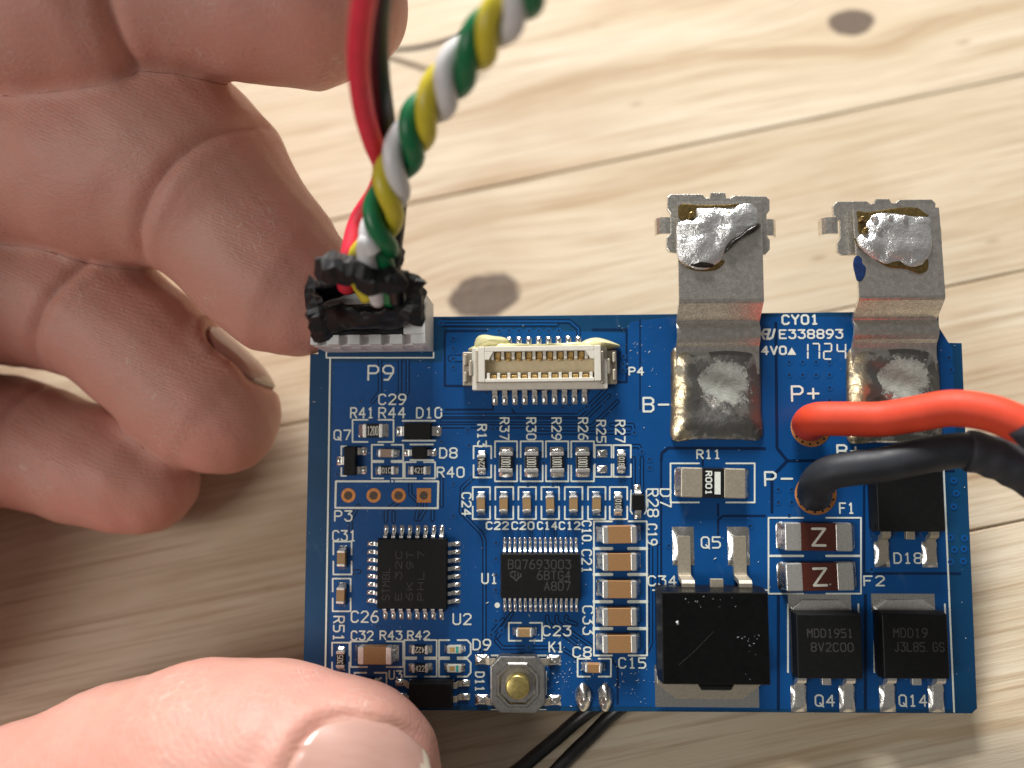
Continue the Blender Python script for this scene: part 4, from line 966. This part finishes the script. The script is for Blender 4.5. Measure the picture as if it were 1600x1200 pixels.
# ------------------------------------------------------------------ soldered battery tabs
def fy(u, v, h): return B(u, v, h).y
def battery_tab(ul, ur, vd, pool_px, clip_px, clip_h, blob_px, notches, label, du, vt=314):
    """nickel strip: soldered foot, rolled bend, rising web and flat end with a clip plate behind it"""
    org = L((ul+ur)/2, 541+vd, 0)
    xl, xr = L(ul, 505+vd, 1.2)[0]-org[0], L(ur, 505+vd, 1.2)[0]-org[0]
    Y = lambda v, h: fy((ul+ur)/2, v+vd, h)-org[1]
    root = bpy.data.objects.new('battery_tab', None); COL.objects.link(root); root.parent = board; root.location = (org[0], org[1], 0); root['label'] = label
    pr = [(Y(585, .55), .55), (Y(548, .75), .75), (Y(541, .85), .85), (Y(535, 1.15), 1.15), (Y(528, 1.42), 1.42), (Y(520, 1.5), 1.5), (Y(512, 1.42), 1.42), (Y(507, 1.2), 1.2), (Y(505, 1.12), 1.12),
          (Y(502, 1.2), 1.2), (Y(490, 1.9), 1.9), (Y(474, 2.75), 2.75), (Y(471, 2.87), 2.87), (Y(467, 2.93), 2.93), (Y(400, 2.98), 2.98), (Y(vt-vd+5, 2.98), 2.98), (Y(vt-vd, 2.95), 2.95)]
    st_ = MB(); st_.ribbon(pr, xl, xr, .32)
    # the upper plate leans sideways with the strip
    sh = du/15.5
    if sh:
        y0, y1 = Y(475, 2.8), Y(vt-vd, 2.98)
        st_.v = [(vx + sh*max(0, min(1, (vy-y0)/(y1-y0))), vy, vz) for vx, vy, vz in st_.v]
    o = st_.obj('strip', 'nickel', root)
    bm_ = bmesh.new(); bm_.from_mesh(o.data); bmesh.ops.recalc_face_normals(bm_, faces=bm_.faces); bm_.to_mesh(o.data); bm_.free()
    pp = [(p[0]-org[0], p[1]-org[1]) for p in LP(pool_px, .4)]
    MB().blob(pp, lambda w, X, Y_: .04+.95*min(1, w*3.2)**.55+.22*math.sin(1.1*X+.5)*w+.16*math.sin(1.9*Y_+X)*w-.25*math.exp(-((X-.3)**2+(Y_+4)**2)/1.2), .03, 16, 0, 5).obj('solder_pool', 'pool', root)
    cp = [(p[0]-org[0], p[1]-org[1]) for p in LP(clip_px, clip_h)]
    if sum(cp[i-1][0]*cp[i][1]-cp[i][0]*cp[i-1][1] for i in range(len(cp))) < 0: cp.reverse()
    MB().prism(cp, clip_h-.38, clip_h, .07).obj('clip_plate', 'nickel', root)
    for (u, v, sg) in notches:                    # small rolled ears at the sides of the clip
        q = L(u, v, clip_h); mb = MB()
        arc = [(-.9*sg, clip_h-.05), (-.3*sg, clip_h+.02), (.25*sg, clip_h-.06), (.55*sg, clip_h-.4), (.62*sg, clip_h-.95)]
        vs = []; fs = []
        for (ax, az) in arc:
            for (yy, zz) in ((-.82, 0), (.82, 0), (.82, -.3), (-.82, -.3)): vs.append((ax, yy, az+zz))
        for i in range(len(arc)-1):
            for k in range(4): fs.append((i*4+k, i*4+(k+1) % 4, (i+1)*4+(k+1) % 4, (i+1)*4+k))
        fs += [(0, 1, 2, 3), tuple((len(arc)-1)*4+k for k in range(4))]
        mb.add(vs, fs, 0, False); e = mb.obj('ear', 'nickel', root, (q[0]-org[0], q[1]-org[1], 0))
        bm_ = bmesh.new(); bm_.from_mesh(e.data); bmesh.ops.recalc_face_normals(bm_, faces=bm_.faces); bm_.to_mesh(e.data); bm_.free()
    bp = [(p[0]-org[0], p[1]-org[1]) for p in LP(blob_px, 3.2)]
    sd = random.Random(int(ul))
    MB().blob(bp, lambda w, X, Y_: .03+.50*min(1, w*2.2)**.5+.24*noise.noise((X*.7, Y_*.7, ul*1.37))+.03*noise.noise((X*3, Y_*3, 3.0)), 2.98, 14, 0, 5).obj('solder_cap', 'tabsolder', root)
    return root, org
def Z3(pts): return [(1030+x/8, 290+y/8) for x, y in pts]
def Z4(pts): return [(1280+x*.1375, 290+y*.1375) for x, y in pts]
clipA = Z3([(110, 120), (540, 105), (580, 150), (630, 150), (650, 85), (825, 85), (840, 150), (890, 150), (930, 120), (1320, 130), (1380, 165), (1380, 320), (1345, 370), (1345, 600), (1380, 660), (1385, 790), (1330, 860), (1240, 865), (1240, 500), (260, 500), (215, 840), (150, 830), (90, 780), (95, 650), (140, 600), (140, 350), (100, 290)])
clipA = Z3([(140, 105), (540, 105), (575, 150), (630, 150), (645, 85), (825, 85), (840, 150), (885, 155), (930, 122), (1330, 130), (1382, 175), (1382, 310), (1345, 360), (1345, 620), (1385, 680), (1385, 800), (1330, 860), (200, 840), (130, 825), (88, 780), (95, 650), (140, 600), (140, 350), (100, 290), (105, 140)])
rootA, orgA = battery_tab(1057, 1187, 0, [(1051, 546), (1075, 540), (1120, 537), (1165, 540), (1186, 546), (1190, 580), (1191, 640), (1191, 685), (1150, 687), (1090, 687), (1051, 687), (1049, 640), (1049, 580)],
    clipA, 2.1, Z3([(470, 285), (600, 275), (750, 268), (860, 285), (950, 280), (1000, 235), (1120, 215), (1200, 235), (1250, 320), (1240, 470), (1120, 540), (1000, 640), (870, 740), (810, 850), (760, 960), (640, 1035), (480, 1045), (350, 1000), (250, 920), (220, 800), (218, 620), (225, 480), (330, 430), (460, 400)]),
    ((1035.5, 352, -1), (1205, 355, 1)), 'battery tab on the left, its solder cap split by a charred crack', 0)
clipB = Z4([(200, 180), (540, 175), (580, 205), (625, 200), (640, 150), (800, 150), (820, 195), (870, 195), (910, 158), (1280, 155), (1325, 200), (1320, 330), (1290, 370), (1300, 640), (1385, 690), (1385, 730), (1330, 770), (260, 790), (205, 750), (205, 650), (240, 590), (235, 400), (160, 330), (155, 230)])
rootB, orgB = battery_tab(1333, 1465, -5, [(1327, 548), (1350, 537), (1395, 533), (1440, 537), (1463, 546), (1470, 580), (1472, 640), (1472, 688), (1430, 692), (1370, 692), (1328, 690), (1325, 640), (1324, 580)],
    clipB, 2.1, Z4([(540, 420), (600, 330), (700, 310), (840, 305), (950, 330), (1080, 345), (1260, 360), (1290, 480), (1290, 640), (1270, 780), (1215, 850), (1180, 900), (1050, 930), (900, 900), (760, 890), (650, 840), (540, 770), (460, 690), (430, 610), (470, 560), (520, 500)]),
    ((1295, 352, -1), (1466, 366, 1)), 'battery tab on the right, marked with a blob of blue ink', -4, 325)
def on_tab(root, org, name, mat, px, z, h=.03, hf=None):
    p = [(a-org[0], b-org[1]) for a, b in LP(px, 3.0)]
    return MB().blob(p, hf or (lambda w, X, Y_: h*min(1, w*3)**.5), z, 6, 0, 4).obj(name, mat, root)
on_tab(rootA, orgA, 'flux_residue', 'flux', Z3([(230, 900), (300, 960), (420, 1020), (560, 1035), (720, 1000), (790, 930), (820, 960), (720, 1050), (560, 1072), (400, 1050), (290, 980)]), 2.985, .10)
on_tab(rootA, orgA, 'charred_crack', 'char', Z3([(1250, 470), (1262, 520), (1180, 590), (1060, 640), (960, 720), (860, 800), (815, 850), (800, 810), (870, 720), (1000, 640), (1120, 535)]), 3.0, .55)
on_tab(rootA, orgA, 'charred_spot', 'char', Z3([(380, 990), (480, 950), (600, 960), (690, 1000), (600, 1035), (480, 1035)]), 3.05, .36)
for (a, b) in ((400, 380), (865, 378)):
    on_tab(rootA, orgA, 'weld_spot', 'flux', Z3([(a+52*math.cos(k*.785), b+52*math.sin(k*.785)) for k in range(8)]), 3.05, .42)
on_tab(rootA, orgA, 'flux_residue', 'flux', Z3([(260, 235), (500, 240), (860, 235), (1000, 225), (930, 270), (700, 262), (430, 300), (340, 420), (250, 410)]), 2.983, .05)
on_tab(rootB, orgB, 'ink_mark', 'stain', Z4([(400, 820), (440, 795), (485, 830), (490, 880), (530, 930), (520, 1020), (480, 1080), (430, 1080), (405, 1000), (385, 900)]), 2.985, .03)
on_tab(rootB, orgB, 'flux_residue', 'flux', Z4([(400, 600), (430, 680), (540, 780), (680, 870), (800, 930), (1000, 950), (1130, 1000), (1230, 960), (1240, 850), (1200, 840), (1100, 900), (950, 890), (780, 860), (640, 800), (520, 720), (440, 620)]), 2.985, .14)
on_tab(rootB, orgB, 'flux_residue', 'flux', Z4([(430, 290), (560, 300), (900, 250), (1100, 250), (1190, 300), (1240, 350), (1000, 330), (700, 300), (540, 340), (540, 480), (560, 540), (450, 540), (440, 400)]), 2.984, .08)
for (a, b) in ((480, 390), (620, 385), (780, 380), (950, 380), (510, 520), (655, 515)):
    on_tab(rootB, orgB, 'weld_spot', 'tabsolder' if a > 560 else 'flux', Z4([(a+40*math.cos(k*.785), b+40*math.sin(k*.785)) for k in range(8)]), 3.05, .55)

# ================================================================== power wires
def wire_obj(name, paths, mat, label, cat, group=None):
    mb = MB()
    for p, r in paths: mb.sweep(p, r, 20)
    me = mb.mesh(name, [mat]); return thing(name, label, cat, None, group, me)
red = crom([BW(1266, 666, .7), BW(1265, 661, 2.2), BW(1278, 655, 3.9), BW(1320, 654.5, 5.2), BW(1375, 655, 6.4), BW(1430, 647, 8), BW(1487, 638, 9.6), BW(1544, 645, 11), BW(1590, 662, 12), BW(1650, 690, 13)], 10)
nr = len(red)
wire_obj('power_wire', [(red, lambda i: 1.62 if i > 3 else 1.5)], 'p_red', 'thick bright red power wire leaving the board to the right', 'wire', 'thick power wires')
blk = crom([BW(1273, 774, .7), BW(1273, 768, 2.0), BW(1279, 752, 3.6), BW(1300, 738, 4.8), BW(1340, 731, 5.8), BW(1375, 727, 6.3), BW(1450, 711, 7.4), BW(1506, 704, 8), BW(1555, 716, 8.4), BW(1600, 738, 8.6), BW(1660, 775, 8.8)], 10)
o = wire_obj('power_wire', [(blk, lambda i: 1.60)], 'p_black', 'thick black power wire bent over the lower copper ring', 'wire', 'thick power wires')
k0 = int(len(blk)*.705)
sl_ = blk[k0:]
MB().sweep(sl_, lambda i: 1.86+.05*math.sin(i*.9), 22).obj('heat_shrink', 'shrink', o)
rs_ = crom([BW(1580, 672, 12.6), BW(1600, 668, 12.6), BW(1650, 690, 13)], 8)
MB().sweep([BW(1606, 655, 13.2), BW(1622, 672, 13.2), BW(1660, 700, 13.4)], lambda i: 1.9, 20).obj('heat_shrink', 'shrink', o)

# ================================================================== twisted cable with its taped plug
harness = bpy.data.objects.new('cable_harness', None); COL.objects.link(harness); harness.matrix_world = Matrix.Translation(BW(590, 480, 6))
harness['label'] = 'bundle of coloured wires, three of them twisted, rising from a torn black tape wrap'; harness['category'] = 'cable'
HI = harness.matrix_world.inverted()
def hp(p): return HI @ p
axis = crom([CW(585, 428, 67.5), CW(590, 400, 67), CW(597, 345, 65.6), CW(615, 278, 64), CW(648, 205, 62), (CW(692, 140, 60)), CW(742, 75, 57.5), CW(800, 10, 55), CW(850, -50, 52.5), CW(900, -110, 50)], 24)
camv = to_world(Vector((0, 0, 0)))
# arc length parameter against photo row, for the twist phase
s_ = [0.0]
for a, b in zip(axis, axis[1:]): s_.append(s_[-1]+(b-a).length)
RSTR = 0.82; PITCH = 8.0
ph0 = s_[int(24*3.25)]
def strand(phase, splay):
    out = []
    for i, p in enumerate(axis):
        t = (axis[min(i+1, len(axis)-1)]-axis[max(i-1, 0)]).normalized()
        n = (camv-p); n = (n - t*n.dot(t)).normalized(); r = t.cross(n)
        ph = phase - 2*math.pi*(s_[i]-ph0)/PITCH + .22*math.sin(s_[i]*.55+phase)
        k = RSTR*(1.17+.07*math.sin(s_[i]*.8+phase*2))
        q = p + (n*math.cos(ph)+r*math.sin(ph))*k
        out.append(q)
    cut = 30
    head = crom(splay + [out[cut], out[cut+2]], 8)[:-8]
    return [hp(q) for q in head + out[cut:]]
for mat, ph, sp_, lab in (('w_white', 0.0, [CW(592, 470, 71), CW(583, 432, 68), CW(573, 405, 66.4), CW(574, 378, 65.4)], 'white wire of the twist'),
                     ('w_green', 2.094, [CW(610, 470, 71), CW(606, 430, 68.5), CW(598, 402, 67), CW(580, 372, 66.4)], 'green wire of the twist'),
                     ('w_yellow', -2.094, [CW(577, 466, 71), CW(555, 425, 69.5), CW(560, 395, 69), CW(585, 372, 68)], 'yellow wire of the twist')):
    o = MB().sweep(strand(ph, sp_), RSTR, 16).obj('wire', mat, harness); o['label'] = lab
rp = crom([CW(541, 448, 71.5), CW(543, 425, 69.6), CW(547, 395, 69.5), CW(560, 345, 70), (CW(588, 300, 68.5)), CW(598, 262, 66.5), CW(583, 222, 64), CW(568, 170, 61.5), CW(560, 105, 58.5), CW(563, 40, 55.5), CW(573, -30, 52.5)], 12)
o = MB().sweep([hp(p) for p in rp], .84, 16).obj('wire', 'w_red', harness); o['label'] = 'loose red wire curving up behind the twist'
bp_ = crom([CW(622, 470, 70.5), CW(614, 430, 68.6), CW(613, 400, 68.5), CW(619, 350, 69), CW(622, 300, 68.5), CW(614, 250, 66.8), CW(603, 190, 64), CW(593, 110, 61), CW(592, 40, 58.5), CW(598, -30, 56)], 12)
o = MB().sweep([hp(p) for p in bp_], .80, 16).obj('wire', 'w_black', harness); o['label'] = 'loose black wire beside the red one'
# torn tape
low = [(493, 529, 6.0), (520, 523, 6.3), (560, 516, 6.4), (600, 514, 6.4), (636, 512, 6.4), (654, 500, 6.4), (657, 480, 6.2), (645, 462, 6.0), (600, 455, 6.0), (550, 455, 6.0), (510, 465, 6.0), (490, 495, 6.0)]
rim = [(497, 484, 9.2), (531, 470, 9.8), (560, 485, 10.0), (588, 491, 10.0), (614, 482, 10.2), (632, 455, 10.6), (662, 444, 9.8), (640, 433, 10.4), (605, 432, 10.6), (562, 432, 10.6), (516, 441, 10.2), (485, 434, 9.6)]
n = len(low); SUB = 6; vs = []; fs = []; LV = 10
def loopc(pts): 
    P = [Vector(p) for p in pts]; out = []
    for i in range(n):
        a, b, c, d = P[i-1], P[i], P[(i+1) % n], P[(i+2) % n]
        for k in range(SUB):
            t = k/SUB; cr_ = 0.5*(2*b+(c-a)*t+(2*a-5*b+4*c-d)*t*t+(3*b-a-3*c+d)*t**3); out.append(cr_*.55+b.lerp(c, t)*.45)
    return out
A_, C_ = loopc([BW(*p) for p in low]), loopc([BW(*p) for p in rim]); NN = len(A_)
ctr = sum(A_, Vector())/NN
for l in range(LV):
    t = l/(LV-1)
    for i in range(NN):
        p = A_[i].lerp(C_[i], t); out_ = (p-ctr); out_.normalize()
        p = p + out_*(.55*math.sin(math.pi*t)) + out_*(.55*noise.noise(p*.55)+.28*noise.noise(p*1.5)) + Vector((0, 0, .25*noise.noise(p*.9+Vector((5, 1, 2)))*(1 if t > .5 else .2)))
        if l == LV-1: p = p + (C_[i]-A_[i]).normalized()*(.55*noise.noise(p*1.9)+.35*noise.noise(p*5))
        vs.append(hp(p))
for l in range(LV-1):
    for i in range(NN): fs.append((l*NN+i, l*NN+(i+1) % NN, (l+1)*NN+(i+1) % NN, (l+1)*NN+i))
o = MB().add(vs, fs, 0, True).obj('tape_wrap', 'tape', harness)
md = o.modifiers.new('thick', 'SOLIDIFY'); md.thickness = 0.42; md.offset = -1
md = o.modifiers.new('sub', 'SUBSURF'); md.levels = 1; md.render_levels = 1
# folded flap of tape lying across the wires
def lump(pts, rad, name, seed, flat=(1, .7), facet=.35):
    P = crom([CW(*p) for p in pts], 8)[::2]; mb = MB(); mb.sweep(P, lambda i: rad(i*2), 7, smooth=False)
    v2 = []
    for (x_, y_, z_) in mb.v:
        p = Vector((x_, y_, z_)); q = p+Vector((seed, 0, 0))
        d = Vector((noise.noise(q*.75), noise.noise(q*.75+Vector((9, 0, 0))), noise.noise(q*.75+Vector((0, 9, 0)))))
        d += .4*Vector((noise.noise(q*2.2), noise.noise(q*2.2+Vector((9, 0, 0))), noise.noise(q*2.2+Vector((0, 9, 0)))))
        v2.append(hp(p+d*facet))
    mb.v = [tuple(q) for q in v2]
    return mb.obj(name, 'tape', harness)
lump([(509, 424, 69), (517, 421, 67.5), (540, 421, 67), (566, 430, 66.8), (592, 438, 66.6), (616, 438, 67), (634, 432, 68)], lambda i: (0.8 if i == 0 else 1.38 if i < 20 else 1.22)*(1 if i < 44 else .6), 'tape_flap', 3, facet=.55)
lump([(630, 436, 68.6), (645, 452, 69), (649, 478, 69.6), (641, 500, 70.2)], lambda i: 1.0+.15*math.sin(i*.4), 'tape_flap', 57, facet=.5)
lump([(600, 424, 68), (612, 414, 68.3), (616, 400, 68.6), (620, 388, 69)], lambda i: .95-.006*i, 'tape_flap', 17, facet=.3)
lump([(489, 462, 70.5), (491, 485, 69.8), (499, 508, 70), (505, 524, 71.5)], lambda i: .62+.03*i if i < 14 else .85, 'tape_flap', 31, facet=.5)
for k, (a, b) in enumerate((((488, 447, 69.5), (484, 431, 69)), ((650, 444, 68.5), (666, 443, 67.8)), ((619, 412, 68.5), (625, 413, 68.2)))):
    lump([a, ((a[0]+b[0])/2, (a[1]+b[1])/2-1, (a[2]+b[2])/2), b], lambda i: max(.04, (.75 if k < 2 else .25)*(1-i/17)), 'tape_shred', 40+k, facet=.15)
mb = MB()
def tstroke(pts): mb.sweep([hp(BW(u, v, 8.6+(512-v)*.035)) for u, v in pts], .055, 6)
# ================================================================== thin wires on the table
def tw(pts, r, label, mat='w_black', group=None):
    P = crom([TW(u, v, z) for u, v, z in pts], 10)
    return wire_obj('thin_wire', [(P, r)], mat, label, 'wire', group)
tw([(965, 1082, 3), (930, 1104, 1.8), (900, 1127, 1.0), (868, 1155, .78), (838, 1180, .70), (808, 1205, .70), (760, 1240, .70)], .68, 'thin black wire at the lower board edge, nearer the thumb', 'w_black', 'thin wires on the table')
tw([(1010, 1082, 3), (978, 1100, 1.8), (950, 1122, 1.0), (920, 1153, .70), (892, 1180, .70), (864, 1210, .70), (834, 1245, .70)], .68, 'thin black wire at the lower board edge, farther from the thumb', 'w_black', 'thin wires on the table')
tw([(520, 74, .4), (600, 78, .7), (650, 75, 1.8), (690, 66, 3.2), (722, 54, 4.2), (746, 38, 4.5)], .33, 'thin dark wire lying on the table behind the twisted cable', 'w_black', 'thin wires on the table')

# ================================================================== the hand
def chain(pts): return [(np.array(CW(u, v, d)), rp*d/F) for (u, v, d, rp) in pts]
FING = {
 'index': chain([(-420, -60, 86, 160), (-160, -30, 80, 158), (70, -4, 76, 152), (140, -6, 75, 142), (212, -22, 75, 110), (285, -22, 75, 122), (400, -8, 75, 124), (490, 4, 75, 119), (538, 4, 75.5, 100)]),
 'middle': chain([(-420, 190, 92, 140), (-150, 228, 88, 132), (40, 246, 85, 134), (180, 256, 83.5, 146), (268, 258, 83, 150), (318, 296, 83, 136), (360, 345, 83, 116), (410, 405, 82.5, 112), (450, 446, 82, 106), (478, 462, 82, 84)]),
 'ring': chain([(-420, 440, 94, 118), (-120, 448, 92, 112), (40, 456, 90.5, 110), (110, 470, 89.5, 104), (158, 490, 89, 100), (225, 545, 88.5, 98), (290, 605, 88, 96), (335, 642, 87.5, 92), (352, 656, 87.5, 78)]),
 'pinky': chain([(-420, 650, 97, 98), (-100, 676, 94, 96), (0, 686, 92, 96), (60, 700, 91, 90), (140, 728, 90, 86), (205, 748, 89.5, 80), (238, 756, 89.5, 70)]),
 'thumb': chain([(-420, 1450, 84, 230), (-150, 1400, 77, 210), (60, 1335, 72.5, 194), (200, 1275, 72.5, 194), (330, 1243, 71.5, 196), (430, 1234, 71.3, 184), (520, 1228, 71.3, 158), (560, 1212, 71.3, 125)]),
}
PALM = [chain([(-470, -60, 82, 240), (-520, 300, 80, 300), (-540, 660, 80, 300), (-560, 1000, 78, 300), (-470, 1450, 80, 260)]), chain([(-520, 500, 78, 330), (-900, 620, 78, 380), (-1500, 760, 78, 350), (-2300, 980, 78, 350)])]
def capsule(P, a, ra, b, rb):
    ab = b-a; t = np.clip(((P-a)@ab)/(ab@ab), 0, 1)
    return np.linalg.norm(P-(a+t[:, None]*ab), axis=1)-(ra+t*(rb-ra))
def smin(a, b, k):
    h = np.clip(.5+.5*(b-a)/k, 0, 1); return b+(a-b)*h-k*h*(1-h)
def chain_sdf(P, ch, k):
    d = None
    for (a, ra), (b, rb) in zip(ch, ch[1:]):
        e = capsule(P, a, ra, b, rb); d = e if d is None else smin(d, e, k)
    return d
CAMW = np.array(camv)
# skin folds: (finger, photo point, depth, along-axis photo direction, width mm, depth mm, bow)
FOLDS = []
def fold(f, u, v, d, u2, v2, w, dp, reach=9.0, bow=0.0):
    p = np.array(CW(u, v, d)); q = np.array(CW(u2, v2, d)); ax = q-p; ax /= np.linalg.norm(ax)
    nv = CAMW-p; nv -= ax*(nv@ax); nv /= np.linalg.norm(nv); FOLDS.append((f, p, ax, nv, np.cross(ax, nv), w, dp, reach, bow))
fold('index', 219, 60, 75, 320, 62, .75, .95, 12, .010)
fold('middle', 318, 300, 82, 395, 368, .70, 1.25, 10, .012)
fold('middle', 300, 285, 82, 377, 353, .35, .22, 8, .014)
fold('middle', 345, 322, 82, 420, 390, .40, .20, 8, .012)
fold('middle', 60, 246, 85, 160, 256, .5, .18, 9, .01)
fold('ring', 138, 480, 89, 215, 535, .75, 1.15, 9, .012)
fold('ring', 160, 500, 89, 240, 560, .4, .2, 8, .012)
fold('pinky', 42, 700, 91, 130, 724, .75, .95, 8, .01)
for k, (du, dp) in enumerate(((165, .10), (190, .14), (216, .12), (245, .15), (272, .10), (300, .08))):
    fold('thumb', du, 1240, 71.5, du+100, 1232-k*2, .60, dp, 12, .006*(-1)**k)
def nail_frame(ft, u, v, d, u2, v2, Ln, Wn, nx):
    """centre, length axis, side axis and outward direction of a nail"""
    c = np.array(CW(u, v, d)); q = np.array(CW(u2, v2, d)); e1 = q-c; e1 /= np.linalg.norm(e1)
    nn = np.array(RW @ Vector(nx)); nn -= e1*(nn@e1); nn /= np.linalg.norm(nn)
    return ft, c, e1, np.cross(nn, e1), nn, Ln, Wn
NAILS = [nail_frame('thumb', 572, 1200, 71.3, 674, 1238, 6.0, 5.2, (.26, .12, .95)),
         nail_frame('ring', 314, 630, 87.5, 358, 668, 4.7, 4.2, (.62, .77, -.10))]
def hand_sdf(P, detail=True):
    D = None
    for f, ch in FING.items():
        d = chain_sdf(P, ch, 2.2)
        if detail:
            for (g, p, ax, nv, sv, w, dp, reach, bow) in FOLDS:
                if g != f: continue
                r = P-p; lat = r@sv; al = r@ax - bow*lat**2; fr = r@nv
                m = np.clip((fr+1.0)/5.0, 0, 1); m = m*m*(3-2*m)
                m *= np.exp(-(np.linalg.norm(r, axis=1)/reach)**4)
                d = d + dp*np.exp(-(al/w)**2)*m - .22*dp*np.exp(-(al/(w*3.2))**2)*m
            for (g, c, e1, e2, nn, Ln, Wn) in NAILS:
                if g != f: continue
                r = P-c; s = (r@e2)/Wn; t = (r@e1)/Ln; h = r@nn
                rho = (np.abs(s)**2.6+np.abs(np.where(t < 0, t*1.0, t*.92))**2.6)**(1/2.6)
                front = np.clip((h+1.5)/2.0, 0, 1)
                d = d - .40*np.exp(-((rho-1.20)/.14)**2)*front*np.clip(.9-t, .0, 1) + .28*np.clip((1.08-rho)/.14, 0, 1)*front
        D = d if D is None else smin(D, d, 1.8)
    for ch in PALM: D = smin(D, chain_sdf(P, ch, 8.0), 7.0)
    if detail:
        x, y, z = P[:, 0], P[:, 1], P[:, 2]
        D = D + .10*np.sin(x*.55+1.3*np.sin(y*.4))*np.sin(y*.6+z*.5) + .05*np.sin(1.4*x+y)*np.sin(1.2*y-z*1.1)
    return D
bmh = bmesh.new()
def fill(ch):
    for (a, ra), (b, rb) in zip(ch, ch[1:]):
        m = max(1, int(np.linalg.norm(b-a)/2.2))
        for k in range(m+1):
            t = k/m; c = a+(b-a)*t
            bmesh.ops.create_icosphere(bmh, subdivisions=2, radius=(ra+(rb-ra)*t)*1.0, matrix=Matrix.Translation(Vector(c)))
for ch in list(FING.values())+PALM: fill(ch)
me0 = bpy.data.meshes.new('hand'); bmh.to_mesh(me0); bmh.free()
hand = bpy.data.objects.new('hand', me0); COL.objects.link(hand)
rm = hand.modifiers.new('r', 'REMESH'); rm.mode = 'VOXEL'; rm.voxel_size = 0.48
bpy.context.view_layer.update()
me1 = bpy.data.meshes.new_from_object(hand.evaluated_get(bpy.context.evaluated_depsgraph_get()))
hand.modifiers.clear(); hand.data = me1; bpy.data.meshes.remove(me0); me1.name = 'hand'
ED = np.empty(len(me1.edges)*2, dtype=np.int32); me1.edges.foreach_get('vertices', ED); ED = ED.reshape(-1, 2)
nv = len(me1.vertices); P = np.empty(nv*3); me1.vertices.foreach_get('co', P); P = P.reshape(-1, 3)
for it in range(5):
    d0 = hand_sdf(P); G = np.empty_like(P); e = .08
    for k in range(3):
        Q = P.copy(); Q[:, k] += e; G[:, k] = (hand_sdf(Q)-d0)/e
    g2 = np.maximum((G*G).sum(1), .25); P = P - G*(np.clip(d0, -.8, .8)/g2)[:, None]*.9
    if it < 3:                                    # relax the points between the projection steps
        acc = np.zeros_like(P); cnt = np.zeros(nv)
        np.add.at(acc, ED[:, 0], P[ED[:, 1]]); np.add.at(acc, ED[:, 1], P[ED[:, 0]]); np.add.at(cnt, ED.ravel(), 1)
        P = P*.5 + (acc/np.maximum(cnt, 1)[:, None])*.5
me1.vertices.foreach_set('co', P.ravel()); me1.update()
me1.materials.clear(); me1.materials.append(MAT['skin']); me1.polygons.foreach_set('use_smooth', [True]*len(me1.polygons))
hand['label'] = 'bare hand holding the board, thumb below and curled fingers at the left'; hand['category'] = 'hand'
for (g, c, e1, e2, nn, Ln, Wn) in NAILS:          # nail plates, bedded in the skin
    NS, NTt = 26, 30; pts = []
    for j in range(NTt):
        for i in range(NS):
            a, b = i/(NS-1)*2-1, j/(NTt-1)*2-1
            # square -> rounded outline
            s = a*math.sqrt(max(0, 1-.48*b*b)); t = b*math.sqrt(max(0, 1-.44*a*a))*1.0
            pts.append((s*.98, t*1.02))
    Pn = np.array([c+e2*(s*Wn)+e1*(t*Ln)+nn*9.0 for s, t in pts])
    for it in range(60):
        Pn = Pn - nn*np.clip(chain_sdf(Pn, FING[g], 2.2), -1, 1)[:, None]*.7
    top = []
    for (s, t), p in zip(pts, Pn):
        p = np.array(p); h = (p-c)@nn; rho = max(abs(s), abs(t))
        top.append(p)
    H = np.array([(p-c)@nn for p in top]).reshape(NTt, NS)
    jm = int(NTt*.62)                             # past the quick the plate runs on straight instead of following the fingertip
    for j in range(jm+1, NTt):
        sl2 = (H[jm]-H[jm-4])/4.0
        H[j] = np.maximum(H[j], H[jm] + np.clip(sl2, -.10, .05)*(j-jm)*1.0 - .006*(j-jm)**2)
    vs = []
    for idx, (s, t) in enumerate(pts):
        j, i = divmod(idx, NS); rho = (abs(s)**2.6+abs(t)**2.6)**(1/2.6)
        hgt = H[j, i] + (.10 if t > -.9 else -.1) - (.55*max(0, (abs(s)-.86)/.14)) - (.5 if t < -.96 else 0)
        p = c+e2*(s*Wn)+e1*(t*Ln)+nn*hgt; vs.append(tuple(p))
    nb = len(vs)
    vs += [tuple(np.array(v)-nn*.45) for v in vs[:nb]]
    fs = []; ms = []
    mb = MB()
    for j in range(NTt-1):
        for i in range(NS-1):
            q = (j*NS+i, j*NS+i+1, (j+1)*NS+i+1, (j+1)*NS+i)
            fs.append(q); ms.append(1 if pts[j*NS+i][1]+.10*pts[j*NS+i][0]**2 > .74 else 0); fs.append(tuple(nb+k for k in reversed(q))); ms.append(0)
    rim_ = [i for i in range(NS)] + [j*NS+NS-1 for j in range(1, NTt)] + [(NTt-1)*NS+i for i in range(NS-2, -1, -1)] + [j*NS for j in range(NTt-2, 0, -1)]
    for a, b in zip(rim_, rim_[1:]+rim_[:1]): fs.append((b, a, nb+a, nb+b)); ms.append(1 if pts[a][1] > .74 else 0)
    mb.add(vs, fs, 0, True); mb.m = ms
    o = mb.obj('thumbnail' if g == 'thumb' else 'fingernail', ('nail', 'nail_edge'), hand)
    bm_ = bmesh.new(); bm_.from_mesh(o.data); bmesh.ops.recalc_face_normals(bm_, faces=bm_.faces); bm_.to_mesh(o.data); bm_.free()
